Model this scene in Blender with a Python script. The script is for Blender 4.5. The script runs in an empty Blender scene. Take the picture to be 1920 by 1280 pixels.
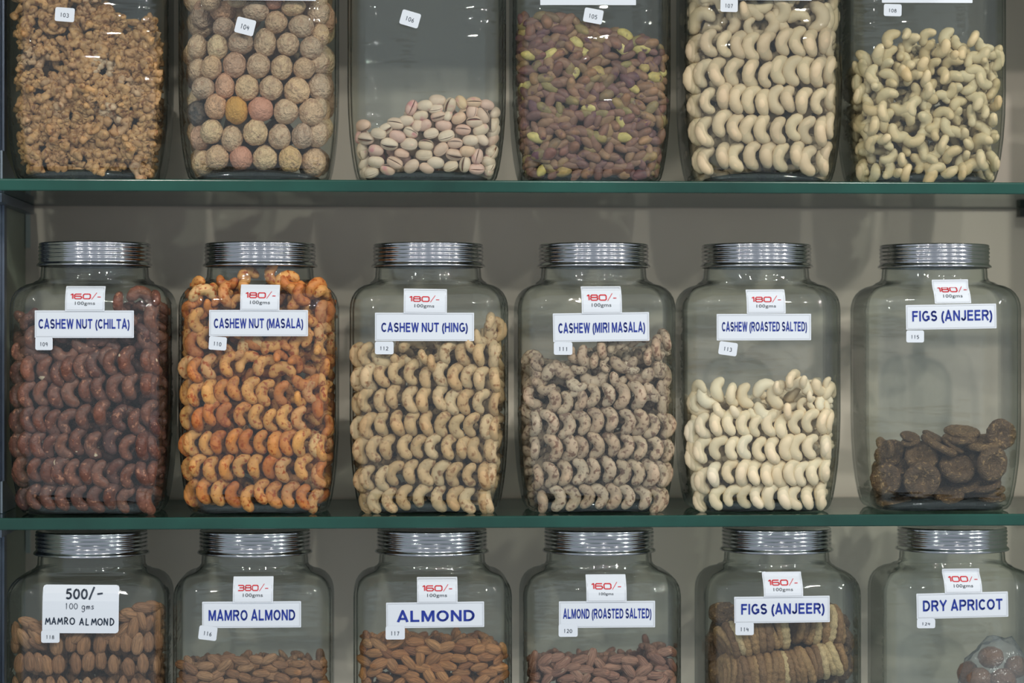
import bpy, math, random
import numpy as np
from mathutils import Matrix, Vector, noise
random.seed(7)
rs = np.random.RandomState(7)
S = bpy.context.scene
COL = S.collection

# ------------------------------------------------------------------ camera
FPX = 4500.0                       # focal length in pixels of a 1920 wide frame
YAW = math.atan(260 / FPX)
CAMY, ZC = -2.5, 1.45
cd = bpy.data.cameras.new('camera'); cam = bpy.data.objects.new('camera', cd); COL.objects.link(cam)
cd.sensor_width = 36; cd.lens = FPX / 1920 * 36
cam.location = (0, CAMY, ZC); cam.rotation_euler = (math.pi / 2, 0, -YAW)
cd.clip_start = .05; cd.clip_end = 50
cd.dof.use_dof = True; cd.dof.focus_distance = 2.53; cd.dof.aperture_fstop = 3.2
S.camera = cam
# ------------------------------------------------------------------ world, lights, exposure
w = bpy.data.worlds.new('world'); S.world = w; w.use_nodes = True
w.node_tree.nodes['Background'].inputs[0].default_value = (.84, .92, 1, 1)
w.node_tree.nodes['Background'].inputs[1].default_value = .50
S.view_settings.view_transform = 'Standard'; S.view_settings.look = 'None'
S.view_settings.gamma = 1; S.view_settings.use_curve_mapping = False
S.view_settings.exposure = 0.0
S.cycles.transparent_max_bounces = 32
S.cycles.max_bounces = 6

def lamp(name, loc, e, r, col=(1, .95, .885)):
    l = bpy.data.lights.new(name, 'POINT'); l.energy = e; l.shadow_soft_size = r; l.color = col
    o = bpy.data.objects.new(name, l); COL.objects.link(o); o.location = loc
    return o
LK = .86
# ceiling spots of the shop, in front of the shelves
for az, R, h, e in ((-43, 2.1, 1.25, 34), (-16, 2.2, 1.3, 40), (7, 3.0, 1.5, 40), (23, 2.0, 1.2, 44), (45, 2.3, 1.25, 44), (64, 2.0, 1.2, 46), (-30, 3.4, 1.5, 34), (36, 3.4, 1.5, 44)):
    a = math.radians(az)
    lamp('ceiling_spot', (.15 + R * math.sin(a), -R * math.cos(a), ZC + h), e * LK, .03)

# ------------------------------------------------------------------ helpers
def at(px, py, Y):
    """world X, Z of the photograph's point px, py at the depth Y behind the shelf edge"""
    u = (px - 960) / FPX
    dx = math.sin(YAW) + u * math.cos(YAW); dy = math.cos(YAW) - u * math.sin(YAW)
    t = (Y - CAMY) / dy
    return dx * t, ZC + (640 - py) / FPX * t

def lin(c):
    return tuple(((v / 255) / 12.92 if v <= 10 else (((v / 255) + .055) / 1.055) ** 2.4) for v in c) + (1,)

def mesh(name, v, f, mat=None, smooth=True):
    m = bpy.data.meshes.new(name)
    if isinstance(f, np.ndarray):
        k = f.shape[1]
        m.vertices.add(len(v)); m.vertices.foreach_set('co', np.asarray(v, dtype=np.float32).ravel())
        m.loops.add(f.size); m.loops.foreach_set('vertex_index', f.astype(np.int32).ravel())
        m.polygons.add(len(f)); m.polygons.foreach_set('loop_start', np.arange(0, f.size, k, dtype=np.int32))
        m.update(calc_edges=True)
    else:
        m.from_pydata([tuple(map(float, p)) for p in v], [], f); m.update()
    if smooth: m.polygons.foreach_set('use_smooth', [True] * len(m.polygons))
    if mat: m.materials.append(mat)
    return m

def obj(name, m, parent=None, loc=None, rot=None, **props):
    o = bpy.data.objects.new(name, m); COL.objects.link(o)
    if parent: o.parent = parent
    if loc: o.location = loc
    if rot is not None: o.rotation_euler = rot
    for k, x in props.items():
        if x: o[k] = x
    return o

def boxes(bs):
    v, f = [], []
    for (x0, y0, z0, x1, y1, z1) in bs:
        b = len(v)
        v += [(x0,y0,z0),(x1,y0,z0),(x1,y1,z0),(x0,y1,z0),(x0,y0,z1),(x1,y0,z1),(x1,y1,z1),(x0,y1,z1)]
        f += [tuple(b + i for i in q) for q in ((0,3,2,1),(4,5,6,7),(0,1,5,4),(1,2,6,5),(2,3,7,6),(3,0,4,7))]
    return v, f

# ------------------------------------------------------------------ materials
def newmat(name):
    m = bpy.data.materials.new(name); m.use_nodes = True
    nt = m.node_tree; nt.nodes.clear()
    out = nt.nodes.new('ShaderNodeOutputMaterial')
    def N(t, **kw):
        n = nt.nodes.new('ShaderNode' + t)
        for k, x in kw.items():
            if k.startswith('i_'):
                n.inputs[int(k[2:])].default_value = x
            else: setattr(n, k, x)
        return n
    return m, nt, N, nt.links.new, out

def ramp(N, stops, interp='LINEAR'):
    r = N('ValToRGB'); r.color_ramp.interpolation = interp
    e = r.color_ramp.elements
    while len(e) < len(stops): e.new(.5)
    for i, (p, c) in enumerate(stops):
        e[i].position = p; e[i].color = c if len(c) == 4 else lin(c)
    return r

def plain(name, c, rough=.5, metal=0, bump=None, var=0, spec=.5):
    m, nt, N, L, out = newmat(name)
    p = N('BsdfPrincipled'); L(p.outputs[0], out.inputs[0])
    p.inputs['Roughness'].default_value = rough; p.inputs['Metallic'].default_value = metal
    p.inputs['Specular IOR Level'].default_value = spec
    p.inputs['Base Color'].default_value = lin(c)
    tc = N('TexCoord')
    if var:
        n = N('TexNoise'); n.inputs['Scale'].default_value = var[0]; n.inputs['Detail'].default_value = 4
        L(tc.outputs['Object'], n.inputs['Vector'])
        r = ramp(N, [(.3, lin([x * (1 - var[1]) for x in c])), (.7, lin([min(255, x * (1 + var[1])) for x in c]))])
        L(n.outputs[0], r.inputs[0]); L(r.outputs[0], p.inputs['Base Color'])
    if bump:
        n = N('TexNoise'); n.inputs['Scale'].default_value = bump[0]; n.inputs['Detail'].default_value = 3
        L(tc.outputs['Object'], n.inputs['Vector'])
        b = N('Bump'); b.inputs['Strength'].default_value = bump[1]; b.inputs['Distance'].default_value = .001
        L(n.outputs[0], b.inputs['Height']); L(b.outputs[0], p.inputs['Normal'])
    return m

def nutmat(name, stops, shade=.25, sscale=90, spot=None, bump=(260, .5), rough=.55, stretch=(1, 1, 1), pale=None, dist=.0008):
    """stops: colours picked per nut; shade: blotches; spot = (colour, scale, threshold, softness)"""
    m, nt, N, L, out = newmat(name)
    p = N('BsdfPrincipled'); L(p.outputs[0], out.inputs[0]); p.inputs['Roughness'].default_value = rough
    p.inputs['Specular IOR Level'].default_value = .35
    oi = N('ObjectInfo'); at_ = N('Attribute'); at_.attribute_name = 'rnd'
    ad = N('Math', operation='ADD'); L(oi.outputs['Random'], ad.inputs[0]); L(at_.outputs['Fac'], ad.inputs[1])
    fr = N('Math', operation='FRACT'); L(ad.outputs[0], fr.inputs[0])
    base = ramp(N, stops); L(fr.outputs[0], base.inputs[0])
    tc = N('TexCoord'); mp = N('Mapping'); mp.inputs['Scale'].default_value = stretch
    L(tc.outputs['Object'], mp.inputs['Vector'])
    mu = N('Math', operation='MULTIPLY', i_1=31.7); L(fr.outputs[0], mu.inputs[0])
    va = N('VectorMath', operation='ADD'); L(mp.outputs[0], va.inputs[0]); L(mu.outputs[0], va.inputs[1])
    n = N('TexNoise'); n.inputs['Scale'].default_value = sscale; n.inputs['Detail'].default_value = 3; L(va.outputs[0], n.inputs['Vector'])
    r = ramp(N, [(.35, (1 - shade,) * 3 + (1,)), (.65, (1, 1, 1, 1))]); L(n.outputs[0], r.inputs[0])
    mx = N('Mix', data_type='RGBA', blend_type='MULTIPLY'); mx.inputs[0].default_value = 1
    L(base.outputs[0], mx.inputs[6]); L(r.outputs[0], mx.inputs[7])
    cur = mx.outputs[2]
    for sp in ([spot] if spot else []) + ([pale] if pale else []):
        c, sc, th, so = sp
        n2 = N('TexNoise'); n2.inputs['Scale'].default_value = sc; n2.inputs['Detail'].default_value = 2; L(va.outputs[0], n2.inputs['Vector'])
        r2 = ramp(N, [(th, (0, 0, 0, 1)), (min(1, th + so), (1, 1, 1, 1))]); L(n2.outputs[0], r2.inputs[0])
        m2 = N('Mix', data_type='RGBA'); L(r2.outputs[0], m2.inputs[0]); L(cur, m2.inputs[6]); m2.inputs[7].default_value = lin(c)
        cur = m2.outputs[2]
    L(cur, p.inputs['Base Color'])
    n3 = N('TexNoise'); n3.inputs['Scale'].default_value = bump[0]; n3.inputs['Detail'].default_value = 3; L(va.outputs[0], n3.inputs['Vector'])
    b = N('Bump'); b.inputs['Strength'].default_value = bump[1]; b.inputs['Distance'].default_value = dist
    L(n3.outputs[0], b.inputs['Height']); L(b.outputs[0], p.inputs['Normal'])
    return m

def clearmat(name, mid, edge, edge_pos=.75, rough=.03, bump=None, fres=.04, milk=0):
    """clear glass or film: transparent with Fresnel reflection, deeper tinted where the wall is seen edge-on (longer way through it)"""
    m, nt, N, L, out = newmat(name)
    lw = N('LayerWeight'); lw.inputs[0].default_value = .5
    r = ramp(N, [(edge_pos, lin(mid)), (.985, lin(edge))]); L(lw.outputs['Facing'], r.inputs[0])
    t = N('BsdfTransparent'); L(r.outputs[0], t.inputs[0])
    g = N('BsdfGlossy'); g.inputs['Roughness'].default_value = rough; g.inputs[0].default_value = (.95, .98, 1, 1)
    pw = N('Math', operation='POWER', i_1=5.0); L(lw.outputs['Facing'], pw.inputs[0])      # Schlick: 4 % head-on, mirror at grazing
    fz = N('Math', operation='MULTIPLY_ADD', i_1=.62, i_2=fres); L(pw.outputs[0], fz.inputs[0])
    mx = N('MixShader'); L(fz.outputs[0], mx.inputs[0]); L(t.outputs[0], mx.inputs[1]); L(g.outputs[0], mx.inputs[2])
    last = mx.outputs[0]
    if bump:
        tc = N('TexCoord'); mp = N('Mapping'); mp.inputs['Scale'].default_value = bump[0]; L(tc.outputs['Object'], mp.inputs['Vector'])
        n = N('TexNoise'); n.inputs['Scale'].default_value = 1; n.inputs['Detail'].default_value = 2; L(mp.outputs[0], n.inputs['Vector'])
        b = N('Bump'); b.inputs['Strength'].default_value = 1; b.inputs['Distance'].default_value = bump[1]
        L(n.outputs[0], b.inputs['Height']); L(b.outputs[0], g.inputs['Normal'])
    if milk:
        d = N('BsdfDiffuse'); d.inputs[0].default_value = (.8, .82, .85, 1)
        m2 = N('MixShader'); m2.inputs[0].default_value = milk; L(last, m2.inputs[1]); L(d.outputs[0], m2.inputs[2]); last = m2.outputs[0]
    L(last, out.inputs[0])
    return m

M_JAR = clearmat('jar_glass', (249, 251, 250), (34, 54, 53), .64, .02, bump=((14, 14, 85), .0022), milk=.003)
M_BASE = clearmat('thick_base_glass', (120, 140, 138), (30, 44, 44), .3, .04, milk=.02)
M_SHELF = clearmat('shelf_glass', (246, 252, 249), (120, 165, 150), .8, .02)
M_BAG = clearmat('plastic_film', (238, 240, 244), (150, 155, 165), .5, .12, bump=((90, 90, 90), .004), milk=.10)
M_EDGE = plain('green_glass_edge', (28, 70, 61), .18, 0, var=(9, .16))
M_STEEL = plain('brushed_steel', (186, 188, 194), .15, 1)
M_ALU = plain('grey_aluminium', (120, 130, 145), .38, .85)
M_PLATE = plain('pale_steel_plate', (165, 178, 192), .3, .8)
M_WALL = plain('back_laminate', (236, 221, 206), .42, 0, var=(3, .04))
M_WALLP = plain('pale_side_laminate', (196, 200, 184), .5, 0, var=(3, .03))
M_WALLL = plain('grey_green_laminate', (150, 156, 142), .5, 0, var=(4, .05))
M_DARK = plain('dark_plastic', (38, 42, 42), .5)
M_WHITE = plain('reflected_white', (205, 214, 210), .5)  # stands in for light reflected in the rear corner
M_PAPER = plain('sticker_paper', (217, 224, 232), .6, 0)
M_BLUE = plain('blue_print', (24, 52, 150), .55)
M_RED = plain('red_print', (206, 40, 52), .55)
M_GREY = plain('grey_print', (70, 78, 84), .6)
M_LINE = plain('faint_border', (196, 200, 204), .6)
M_PEN = plain('pen_ink', (18, 40, 62), .5)
M_THREAD = plain('string', (150, 130, 100), .8)

# ------------------------------------------------------------------ cabinet (the setting)
XL, XR, YB = -.399, .772, .285
SH1 = ZC + .168; SH2 = ZC - .182; SH3 = ZC - .489; ST = .0125
ZT, ZB = ZC + .482, ZC - .60
v, f = boxes([(XL - .02, YB, ZB, XR + .02, YB + .018, ZT)])
obj('wall_back', mesh('wall_back', v, f, M_WALL, False), kind='structure')
v, f = boxes([(XL - .018, .0, ZB, XL, YB, ZT)])
obj('wall_left', mesh('wall_left', v, f, M_WALLL, False), kind='structure')
v, f = boxes([(XR, .0, ZB, XR + .018, YB, ZT)])
obj('wall_right', mesh('wall_right', v, f, M_WALLP, False), kind='structure')

v, f = boxes([(XL - .02, -.17, ZC + .482, XR + .02, YB + .018, ZC + .500)])  # unseen cabinet top, added with a deep overhang to shade the back wall
obj('shade_top_1', mesh('shading_cabinet_top', v, f, M_WALLL, False), kind='structure')
def glass_shelf(z, label):
    v, f = boxes([(XL + .001, .002, z - ST, XR - .001, YB - .006, z)])
    s = obj('glass_shelf', mesh('shelf_glass', v, f, M_SHELF, False), label=label, category='shelf', group='glass shelves of the cabinet')
    r, n = .0016, 5                                       # polished front edge, slightly rounded
    prof = [(.002, z), ] + [(.002 - r * math.sin(a), z - r + r * math.cos(a)) for a in np.linspace(0, math.pi / 2, n)] \
        + [(.002 - r * math.cos(a), z - ST + r - r * math.sin(a)) for a in np.linspace(0, math.pi / 2, n)]
    k = len(prof); xs = (XL + .001, XR - .001)
    v = [(x, y, zz) for x in xs for y, zz in prof]
    f = [(i, (i + 1) % k, k + (i + 1) % k, k + i) for i in range(k)] + [tuple(range(k)), tuple(range(2 * k - 1, k - 1, -1))]
    obj('front_edge', mesh('front_edge', v, f, M_EDGE, False), s)
    v, f = boxes([(XL + .001, YB - .006, z - ST, XR - .001, YB - .0045, z)])
    obj('back_edge', mesh('back_edge', v, f, M_EDGE, False), s)
    return s
glass_shelf(SH1, 'green-edged glass shelf under the upper row of jars')
glass_shelf(SH2, 'green-edged glass shelf under the middle row of jars')
glass_shelf(SH3, 'green-edged glass shelf carrying the lower row of jars')

# slotted upright, aluminium channel and shelf brackets on the left wall
up = obj('slotted_upright', None, loc=(XL, .070, ZB), label='pale slotted metal upright at the far left of the cabinet', category='upright')
bs = [(0, 0, 0, .002, .006, ZT - ZB), (0, .014, 0, .002, .020, ZT - ZB)]
z = 0
while z < ZT - ZB: bs.append((0, .006, z, .002, .014, z + .018)); z += .032
v, f = boxes(bs); obj('slotted_face', mesh('slotted_face', v, f, M_PLATE, False), up)
v, f = boxes([(0, .006, 0, .0006, .014, ZT - ZB)]); obj('slot_back', mesh('slot_back', v, f, M_DARK, False), up)
ch = obj('aluminium_channel', None, loc=(XL, .094, ZB), label='blue-grey aluminium channel beside the slotted upright at left', category='channel')
v, f = boxes([(0, 0, 0, .005, .005, ZT - ZB)]); obj('channel_flange', mesh('channel_flange', v, f, M_ALU, False), ch)
v, f = boxes([(0, .005, 0, .0025, .034, ZT - ZB)]); obj('channel_web', mesh('channel_web', v, f, M_ALU, False), ch)
for z, lb in ((SH1, 'upper'), (SH2, 'middle')):
    br = obj('shelf_bracket', None, loc=(XL, .03, z), label='metal shelf bracket holding the left end of the %s glass shelf' % lb, category='bracket', group='left shelf brackets')
    v, f = boxes([(.001, .0, -ST - .010, .012, .24, -ST - .0005)]); obj('arm', mesh('bracket_arm', v, f, M_ALU, False), br)
    y0, y1, h = .035, .13, .034                          # upright cheek above the glass
    v = [(.0075, y0, .0005), (.0075, y1, .0005), (.0075, y1, .010), (.0075, y0 + .02, h), (.0075, y0, h)]
    v += [(a - .0022, b, c) for a, b, c in v]
    f = [(0, 1, 2, 3, 4), (9, 8, 7, 6, 5)] + [(i, i + 5, (i + 1) % 5 + 5, (i + 1) % 5) for i in range(5)]
    obj('cheek', mesh('bracket_cheek', v, f, M_PLATE, False), br)
    x, _z = at(1903, 0, .262)
    cl = obj('shelf_clip', None, loc=(XR, .262, z), label='small dark clip under the right rear corner of the %s glass shelf' % lb, category='clip', group='dark shelf clips')
    v, f = boxes([(-.020, -.006, -ST - .010, -.001, .010, -ST - .0005)]); obj('pad', mesh('clip_pad', v, f, M_DARK, False), cl)
    v, f = boxes([(-.008, -.004, -ST - .018, -.001, .006, -ST - .010)]); obj('stem', mesh('clip_stem', v, f, M_DARK, False), cl)
for z, lb in ((SH1, 'upper'), (SH2, 'middle')):  # reflections in the left rear corner, modelled as solid white strips
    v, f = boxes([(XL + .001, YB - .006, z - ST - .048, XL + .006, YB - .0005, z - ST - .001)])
    obj('corner_reflection', mesh('corner_reflection', v, f, M_WHITE, False), label='short white strip of reflected light in the left rear corner below the %s shelf' % lb, category='strip', group='reflected light in the left rear corner')

# ------------------------------------------------------------------ jars
HX, HD, CR, JY, TH = .0835, .070, .030, .093, .0030
PROF = [(0, .016), (.0015, .0125), (.006, .0095), (.015, .007), (.03, .0045), (.05, .0022), (.075, .0006), (.10, 0), (.16, 0), (.215, .0),
        (.222, .0006), (.228, .0022), (.2335, .0052), (.238, .0095), (.2412, .015), (.2432, .022)]
def inset(z):
    for (z0, a), (z1, b) in zip(PROF, PROF[1:]):
        if z <= z1: return a + (b - a) * max(0, (z - z0)) / (z1 - z0)
    return .022
def rrect(hx, hy, r, n=9, m=6):
    pts = []
    for cx, cy, a0 in ((hx - r, hy - r, 0), (-hx + r, hy - r, 90), (-hx + r, -hy + r, 180), (hx - r, -hy + r, 270)):
        for i in range(n):
            a = math.radians(a0 + 90 * i / (n - 1)); pts.append((cx + r * math.cos(a), cy + r * math.sin(a)))
        x0, y0 = pts[-1]
        x1, y1 = {0: (-hx + r, hy), 90: (-hx, -hy + r), 180: (hx - r, -hy), 270: (hx, hy - r)}[a0]
        for i in range(1, m): pts.append((x0 + (x1 - x0) * i / m, y0 + (y1 - y0) * i / m))
    return pts
def bulged(pts, k):     # the four faces belly out a little
    return [(x * (1 + k * (1 - (y / HD) ** 2)), y * (1 + k * 1.2 * (1 - (x / HX) ** 2))) for x, y in pts]
BULGE = .014
def shell_rings(off):
    R = []
    for z, i in PROF:
        q = rrect(HX - i - off, HD - i - off, max(.012, CR - i * .35 - off)); R.append([(x, y, max(z, off * 1.2)) for x, y in bulged(q, BULGE)])
    last = R[-1]
    for z, rr, mix in ((.2452, .067, .5), (.2466, .0605, .85), (.2480, .0588, 1), (.2510, .0572, 1), (.2560, .0570, 1), (.2600, .0566, 1), (.2730, .0562, 1)):
        ring = []
        for x, y, _ in last:
            d = math.hypot(x, y); cx, cy = x / d * (rr - off), y / d * (rr - off)
            ring.append((x * (1 - mix) * .93 + cx * mix, y * (1 - mix) * .97 + cy * mix, z - off * .4))
        R.append(ring)
    return R
def loft(R, close_bottom=True, flip=False):
    n = len(R[0]); v = [p for r in R for p in r]; f = []
    for k in range(len(R) - 1):
        for i in range(n):
            q = (k * n + i, k * n + (i + 1) % n, (k + 1) * n + (i + 1) % n, (k + 1) * n + i)
            f.append(q[::-1] if flip else q)
    return v, f
Ro, Ri = shell_rings(0), shell_rings(TH)
vo, fo = loft(Ro); vi, fi = loft(Ri, flip=True)
n = len(Ro[0])
fo.append(tuple(range(n - 1, -1, -1)))
fi.append(tuple(range(n)))
b = len(vo); v = vo + vi; f = fo + [tuple(i + b for i in q) for q in fi]
t0, t1 = b - n, b + len(vi) - n
f += [(t0 + i, t0 + (i + 1) % n, t1 + (i + 1) % n, t1 + i) for i in range(n)]
BODY = mesh('jar_body', v, f, M_JAR)
# pushed-up thick base
def base_h(x): return .0035 + .0085 * max(0, 1 - (x / .070) ** 2)
v, f = [], []; NX = 20
bx = np.linspace(-.064, .064, NX + 1)
for x in bx:
    yy = -.0535 + .012 * max(0, (abs(x) - .045) / .019) ** 2
    for (y, z) in ((yy, .0006), (yy - .002, base_h(x) * .6), (yy, base_h(x)), (-yy, base_h(x)), (-yy, .0006)): v.append((x, y, z))
for i in range(NX):
    for j in range(5): f.append((i * 5 + j, i * 5 + (j + 1) % 5, (i + 1) * 5 + (j + 1) % 5, (i + 1) * 5 + j))
f += [(0, 4, 3, 2, 1), tuple(NX * 5 + j for j in range(5))]
BASE = mesh('jar_base', v, f, M_BASE)
# ribbed screw lid
prof = [(0, .2865), (.050, .2868), (.0565, .2868), (.0585, .2862), (.0592, .2850)]
for k in range(4):
    z = .2840 - k * .0042
    prof += [(.0586, z), (.0589, z - .0007), (.0596, z - .0016), (.0596, z - .0026), (.0589, z - .0035)]
prof += [(.0588, .2664), (.0592, .2652), (.0606, .2642), (.0615, .2630), (.0615, .2618), (.0606, .2612), (.0590, .2614)]
n = 72; v = [(0, 0, .2865)]; f = []
for r, z in prof[1:]:
    for i in range(n): a = 2 * math.pi * i / n; v.append((r * math.cos(a), r * math.sin(a), z))
for i in range(n): f.append((0, 1 + i, 1 + (i + 1) % n))
for k in range(len(prof) - 2):
    for i in range(n): f.append((1 + k * n + i, 1 + (k + 1) * n + i, 1 + (k + 1) * n + (i + 1) % n, 1 + k * n + (i + 1) % n))
LID = mesh('jar_lid', v, f, M_STEEL)

def wall_y(lx, lz, off=0):
    """local y of the jar's front wall at local x, height z; off: into the jar"""
    i = inset(min(max(lz, 0), .24)); hx = HX - i - off; r = max(.012, CR - i * .35 - off)
    y = -(HD - i - off)
    e = abs(lx) - (hx - r)
    if e > 0: y += r - math.sqrt(max(r * r - e * e, 0))
    return y * (1 + BULGE * 1.2 * (1 - (lx / HX) ** 2))

# ------------------------------------------------------------------ lettering
def ribbon(lines, wd, seg=8):
    v, f = [], []
    for ln in lines:
        fine = [(x0 + (x1 - x0) * k / 3, y0 + (y1 - y0) * k / 3) for (x0, y0), (x1, y1) in zip(ln, ln[1:]) for k in range(3)] + [ln[-1]] if len(ln) < 6 else ln
        for (x0, y0), (x1, y1) in zip(fine, fine[1:]):
            d = math.hypot(x1 - x0, y1 - y0) or 1; nx, ny = -(y1 - y0) / d * wd / 2, (x1 - x0) / d * wd / 2
            b = len(v); v += [(x0 - nx, y0 - ny), (x1 - nx, y1 - ny), (x1 + nx, y1 + ny), (x0 + nx, y0 + ny)]; f.append((b, b + 1, b + 2, b + 3))
        for x, y in ln[1:-1]:
            b = len(v); v += [(x + wd / 2 * math.cos(2 * math.pi * i / seg), y + wd / 2 * math.sin(2 * math.pi * i / seg)) for i in range(seg)]; f.append(tuple(range(b, b + seg)))
    return v, f
# wide squared numerals of the price stickers, cell 1.45 wide x 1 high
c = .18
BOXY = {'0': [[(c, 0), (1.3 - c, 0), (1.3, c), (1.3, 1 - c), (1.3 - c, 1), (c, 1), (0, 1 - c), (0, c), (c, 0)]],
        '1': [[(.25, .82), (.5, 1), (.62, 1), (.62, 0)]],
        '6': [[(1.25, 1), (c, 1), (0, 1 - c), (0, c), (c, 0), (1.3 - c, 0), (1.3, c), (1.3, .4), (1.3 - c, .56), (0, .56)]],
        '8': [[(c, .54), (1.3 - c, .54), (1.3, .4), (1.3, c), (1.3 - c, 0), (c, 0), (0, c), (0, .4), (c, .54), (.04, .66), (.04, 1 - c), (c, 1), (1.3 - c, 1), (1.26, 1 - c), (1.26, .66), (1.3 - c, .54)]],
        '3': [[(0, 1), (1.3 - c, 1), (1.3, 1 - c), (1.3, .68), (1.3 - c, .54), (.3, .54)], [(1.3 - c, .54), (1.3, .4), (1.3, c), (1.3 - c, 0), (0, 0)]]}
def circ(cx, cy, rx, ry, a0=0, a1=360, n=14):
    return [(cx + rx * math.cos(math.radians(a0 + (a1 - a0) * i / n)), cy + ry * math.sin(math.radians(a0 + (a1 - a0) * i / n))) for i in range(n + 1)]
HAND = {'0': [circ(.3, .5, .28, .48, 80, 435)], '1': [[(.2, .85), (.32, 1), (.3, 0)]], '2': [circ(.3, .72, .24, .26, 150, -30) + [(.05, .02), (.3, .08), (.6, 0)]],
        '3': [circ(.26, .76, .24, .22, 140, -80), circ(.26, .27, .28, .27, 85, -140)], '4': [[(.2, 1), (.05, .45), (.55, .5)], [(.48, .85), (.4, 0)]],
        '5': [[(.55, 1), (.15, .96), (.1, .58)] + circ(.28, .32, .28, .3, 110, -140)], '6': [[(.45, 1), (.15, .6)] + circ(.3, .27, .24, .27, 160, 520)],
        '7': [[(.05, .95), (.55, .98), (.2, 0)]], '8': [circ(.3, .75, .2, .23, 270, 630), circ(.3, .26, .26, .26, 90, 450)], '9': [circ(.3, .72, .22, .25, 0, 360), [(.52, .72), (.42, 0)]],
        '/': [[(0, -.1), (.5, 1.25)]], '-': [[(.02, .5), (.6, .58)]], ' ': [],
        'g': [circ(.26, .3, .24, .3, 30, 390), [(.5, .55), (.46, -.3), (.2, -.5), (.0, -.3)]], 'm': [[(0, .55), (.05, 0), (.08, .4), (.2, .56), (.3, .4), (.3, 0), (.34, .4), (.46, .56), (.56, .4), (.58, 0)]],
        's': [[(.45, .5), (.2, .6), (.1, .42), (.42, .2), (.3, .02), (.02, .05)]],
        'M': [[(0, 0), (.12, .9), (.34, .35), (.6, .95), (.74, 0)]], 'A': [[(0, 0), (.32, 1), (.6, 0)], [(.12, .36), (.52, .36)]],
        'R': [[(.1, 0), (.1, 1)] + circ(.25, .74, .26, .25, 90, -90) + [(.6, 0)]], 'O': [circ(.34, .48, .34, .46, 90, 450)],
        'L': [[(.12, 1), (.06, .04), (.5, .04)]], 'N': [[(.04, 0), (.08, 1), (.54, .02), (.58, 1)]], 'D': [[(.08, 0), (.1, 1)] + circ(.1, .5, .5, .5, 90, -90) + [(.04, 0)]]}
def hand(txt, adv=.8, jig=.0):
    out = []; x = 0
    for ch in txt:
        for ln in HAND[ch]: out.append([(x + a, b + jig * math.sin(x * 7)) for a, b in ln])
        x += (.95 if ch == 'M' else adv) if ch != ' ' else .55
    return out, x - (adv - .6)
def boxy(txt):
    out = []; x = 0
    for ch in txt:
        for ln in BOXY[ch]: out.append([(x + a, b) for a, b in ln])
        x += .95 if ch == '1' else 1.62
    return out, x - .32
def stem(x, a=0, b=1): return [(x, a), (x, b)]
CAPS = {'A': (.84, [[(.08, 0), (.42, .99), (.76, 0)], [(.2, .28), (.64, .28)]]), 'C': (.80, [circ(.44, .5, .34, .41, 42, 318)]),
        'S': (.74, [circ(.37, .70, .26, .21, 25, 262) + circ(.37, .30, .27, .21, 82, -158)]), 'H': (.80, [stem(.1), stem(.7), [(.1, .52), (.7, .52)]]),
        'E': (.72, [stem(.1), [(.1, .09), (.70, .09)], [(.1, .52), (.64, .52)], [(.1, .91), (.68, .91)]]), 'W': (1.10, [[(.07, 1), (.30, .04), (.55, .96), (.80, .04), (1.03, 1)]]),
        'N': (.80, [stem(.1), [(.12, .93), (.68, .07)], stem(.7)]), 'U': (.80, [[(.1, 1), (.1, .36)] + circ(.4, .36, .3, .27, 180, 360) + [(.7, 1)]]),
        'T': (.74, [[(.0, .91), (.74, .91)], stem(.37)]), 'I': (.20, [stem(.1)]), 'L': (.68, [stem(.1), [(.1, .09), (.66, .09)]]),
        'M': (.96, [stem(.1), [(.15, .95), (.48, .10), (.81, .95)], stem(.86)]), 'O': (.92, [circ(.46, .5, .36, .41, 90, 450)]),
        'R': (.82, [stem(.1), [(.1, .91), (.5, .91)] + circ(.5, .70, .21, .21, 90, -90, 8) + [(.1, .49)], [(.44, .47), (.74, 0)]]),
        'P': (.78, [stem(.1), [(.1, .91), (.48, .91)] + circ(.48, .68, .22, .23, 90, -90, 8) + [(.1, .45)]]),
        'D': (.82, [stem(.1), [(.1, .91), (.36, .91)] + circ(.36, .5, .36, .41, 90, -90, 10) + [(.1, .09)]]),
        'G': (.88, [circ(.45, .5, .35, .41, 50, 330), [(.50, .45), (.80, .45)], [(.79, .50), (.79, .14)]]), 'F': (.68, [stem(.1), [(.1, .91), (.66, .91)], [(.1, .52), (.60, .52)]]),
        'J': (.58, [[(.47, 1), (.47, .3)] + circ(.27, .3, .2, .21, 0, -170)]), 'Y': (.80, [[(.05, 1), (.4, .46), (.75, 1)], [(.4, .52), (.4, 0)]]),
        '(': (.30, [circ(.58, .37, .46, .68, 125, 235, 8)]), ')': (.30, [circ(-.28, .37, .46, .68, 55, -55, 8)]), ' ': (.20, [])}
def caps(txt):
    out = []; x = 0
    for ch in txt:
        w_, ls = CAPS[ch]
        for ln in ls: out.append([(x + a, b) for a, b in ln])
        x += w_ + .13
    return out, x - .13
def font_text(txt, bold=.0):
    cu = bpy.data.curves.new('t', 'FONT'); cu.body = txt; cu.size = 1; cu.offset = bold; cu.resolution_u = 3; cu.space_character = 1.06
    o = bpy.data.objects.new('t', cu); COL.objects.link(o)
    dg = bpy.context.evaluated_depsgraph_get(); dg.update()
    m = o.evaluated_get(dg).to_mesh()
    v = [(p.co.x, p.co.y) for p in m.vertices]; f = [tuple(p.vertices) for p in m.polygons]
    o.evaluated_get(dg).to_mesh_clear(); bpy.data.objects.remove(o); bpy.data.curves.remove(cu)
    return v, f
PXM = 1 / 1787.0      # metres per photograph pixel on a jar's front face

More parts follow.
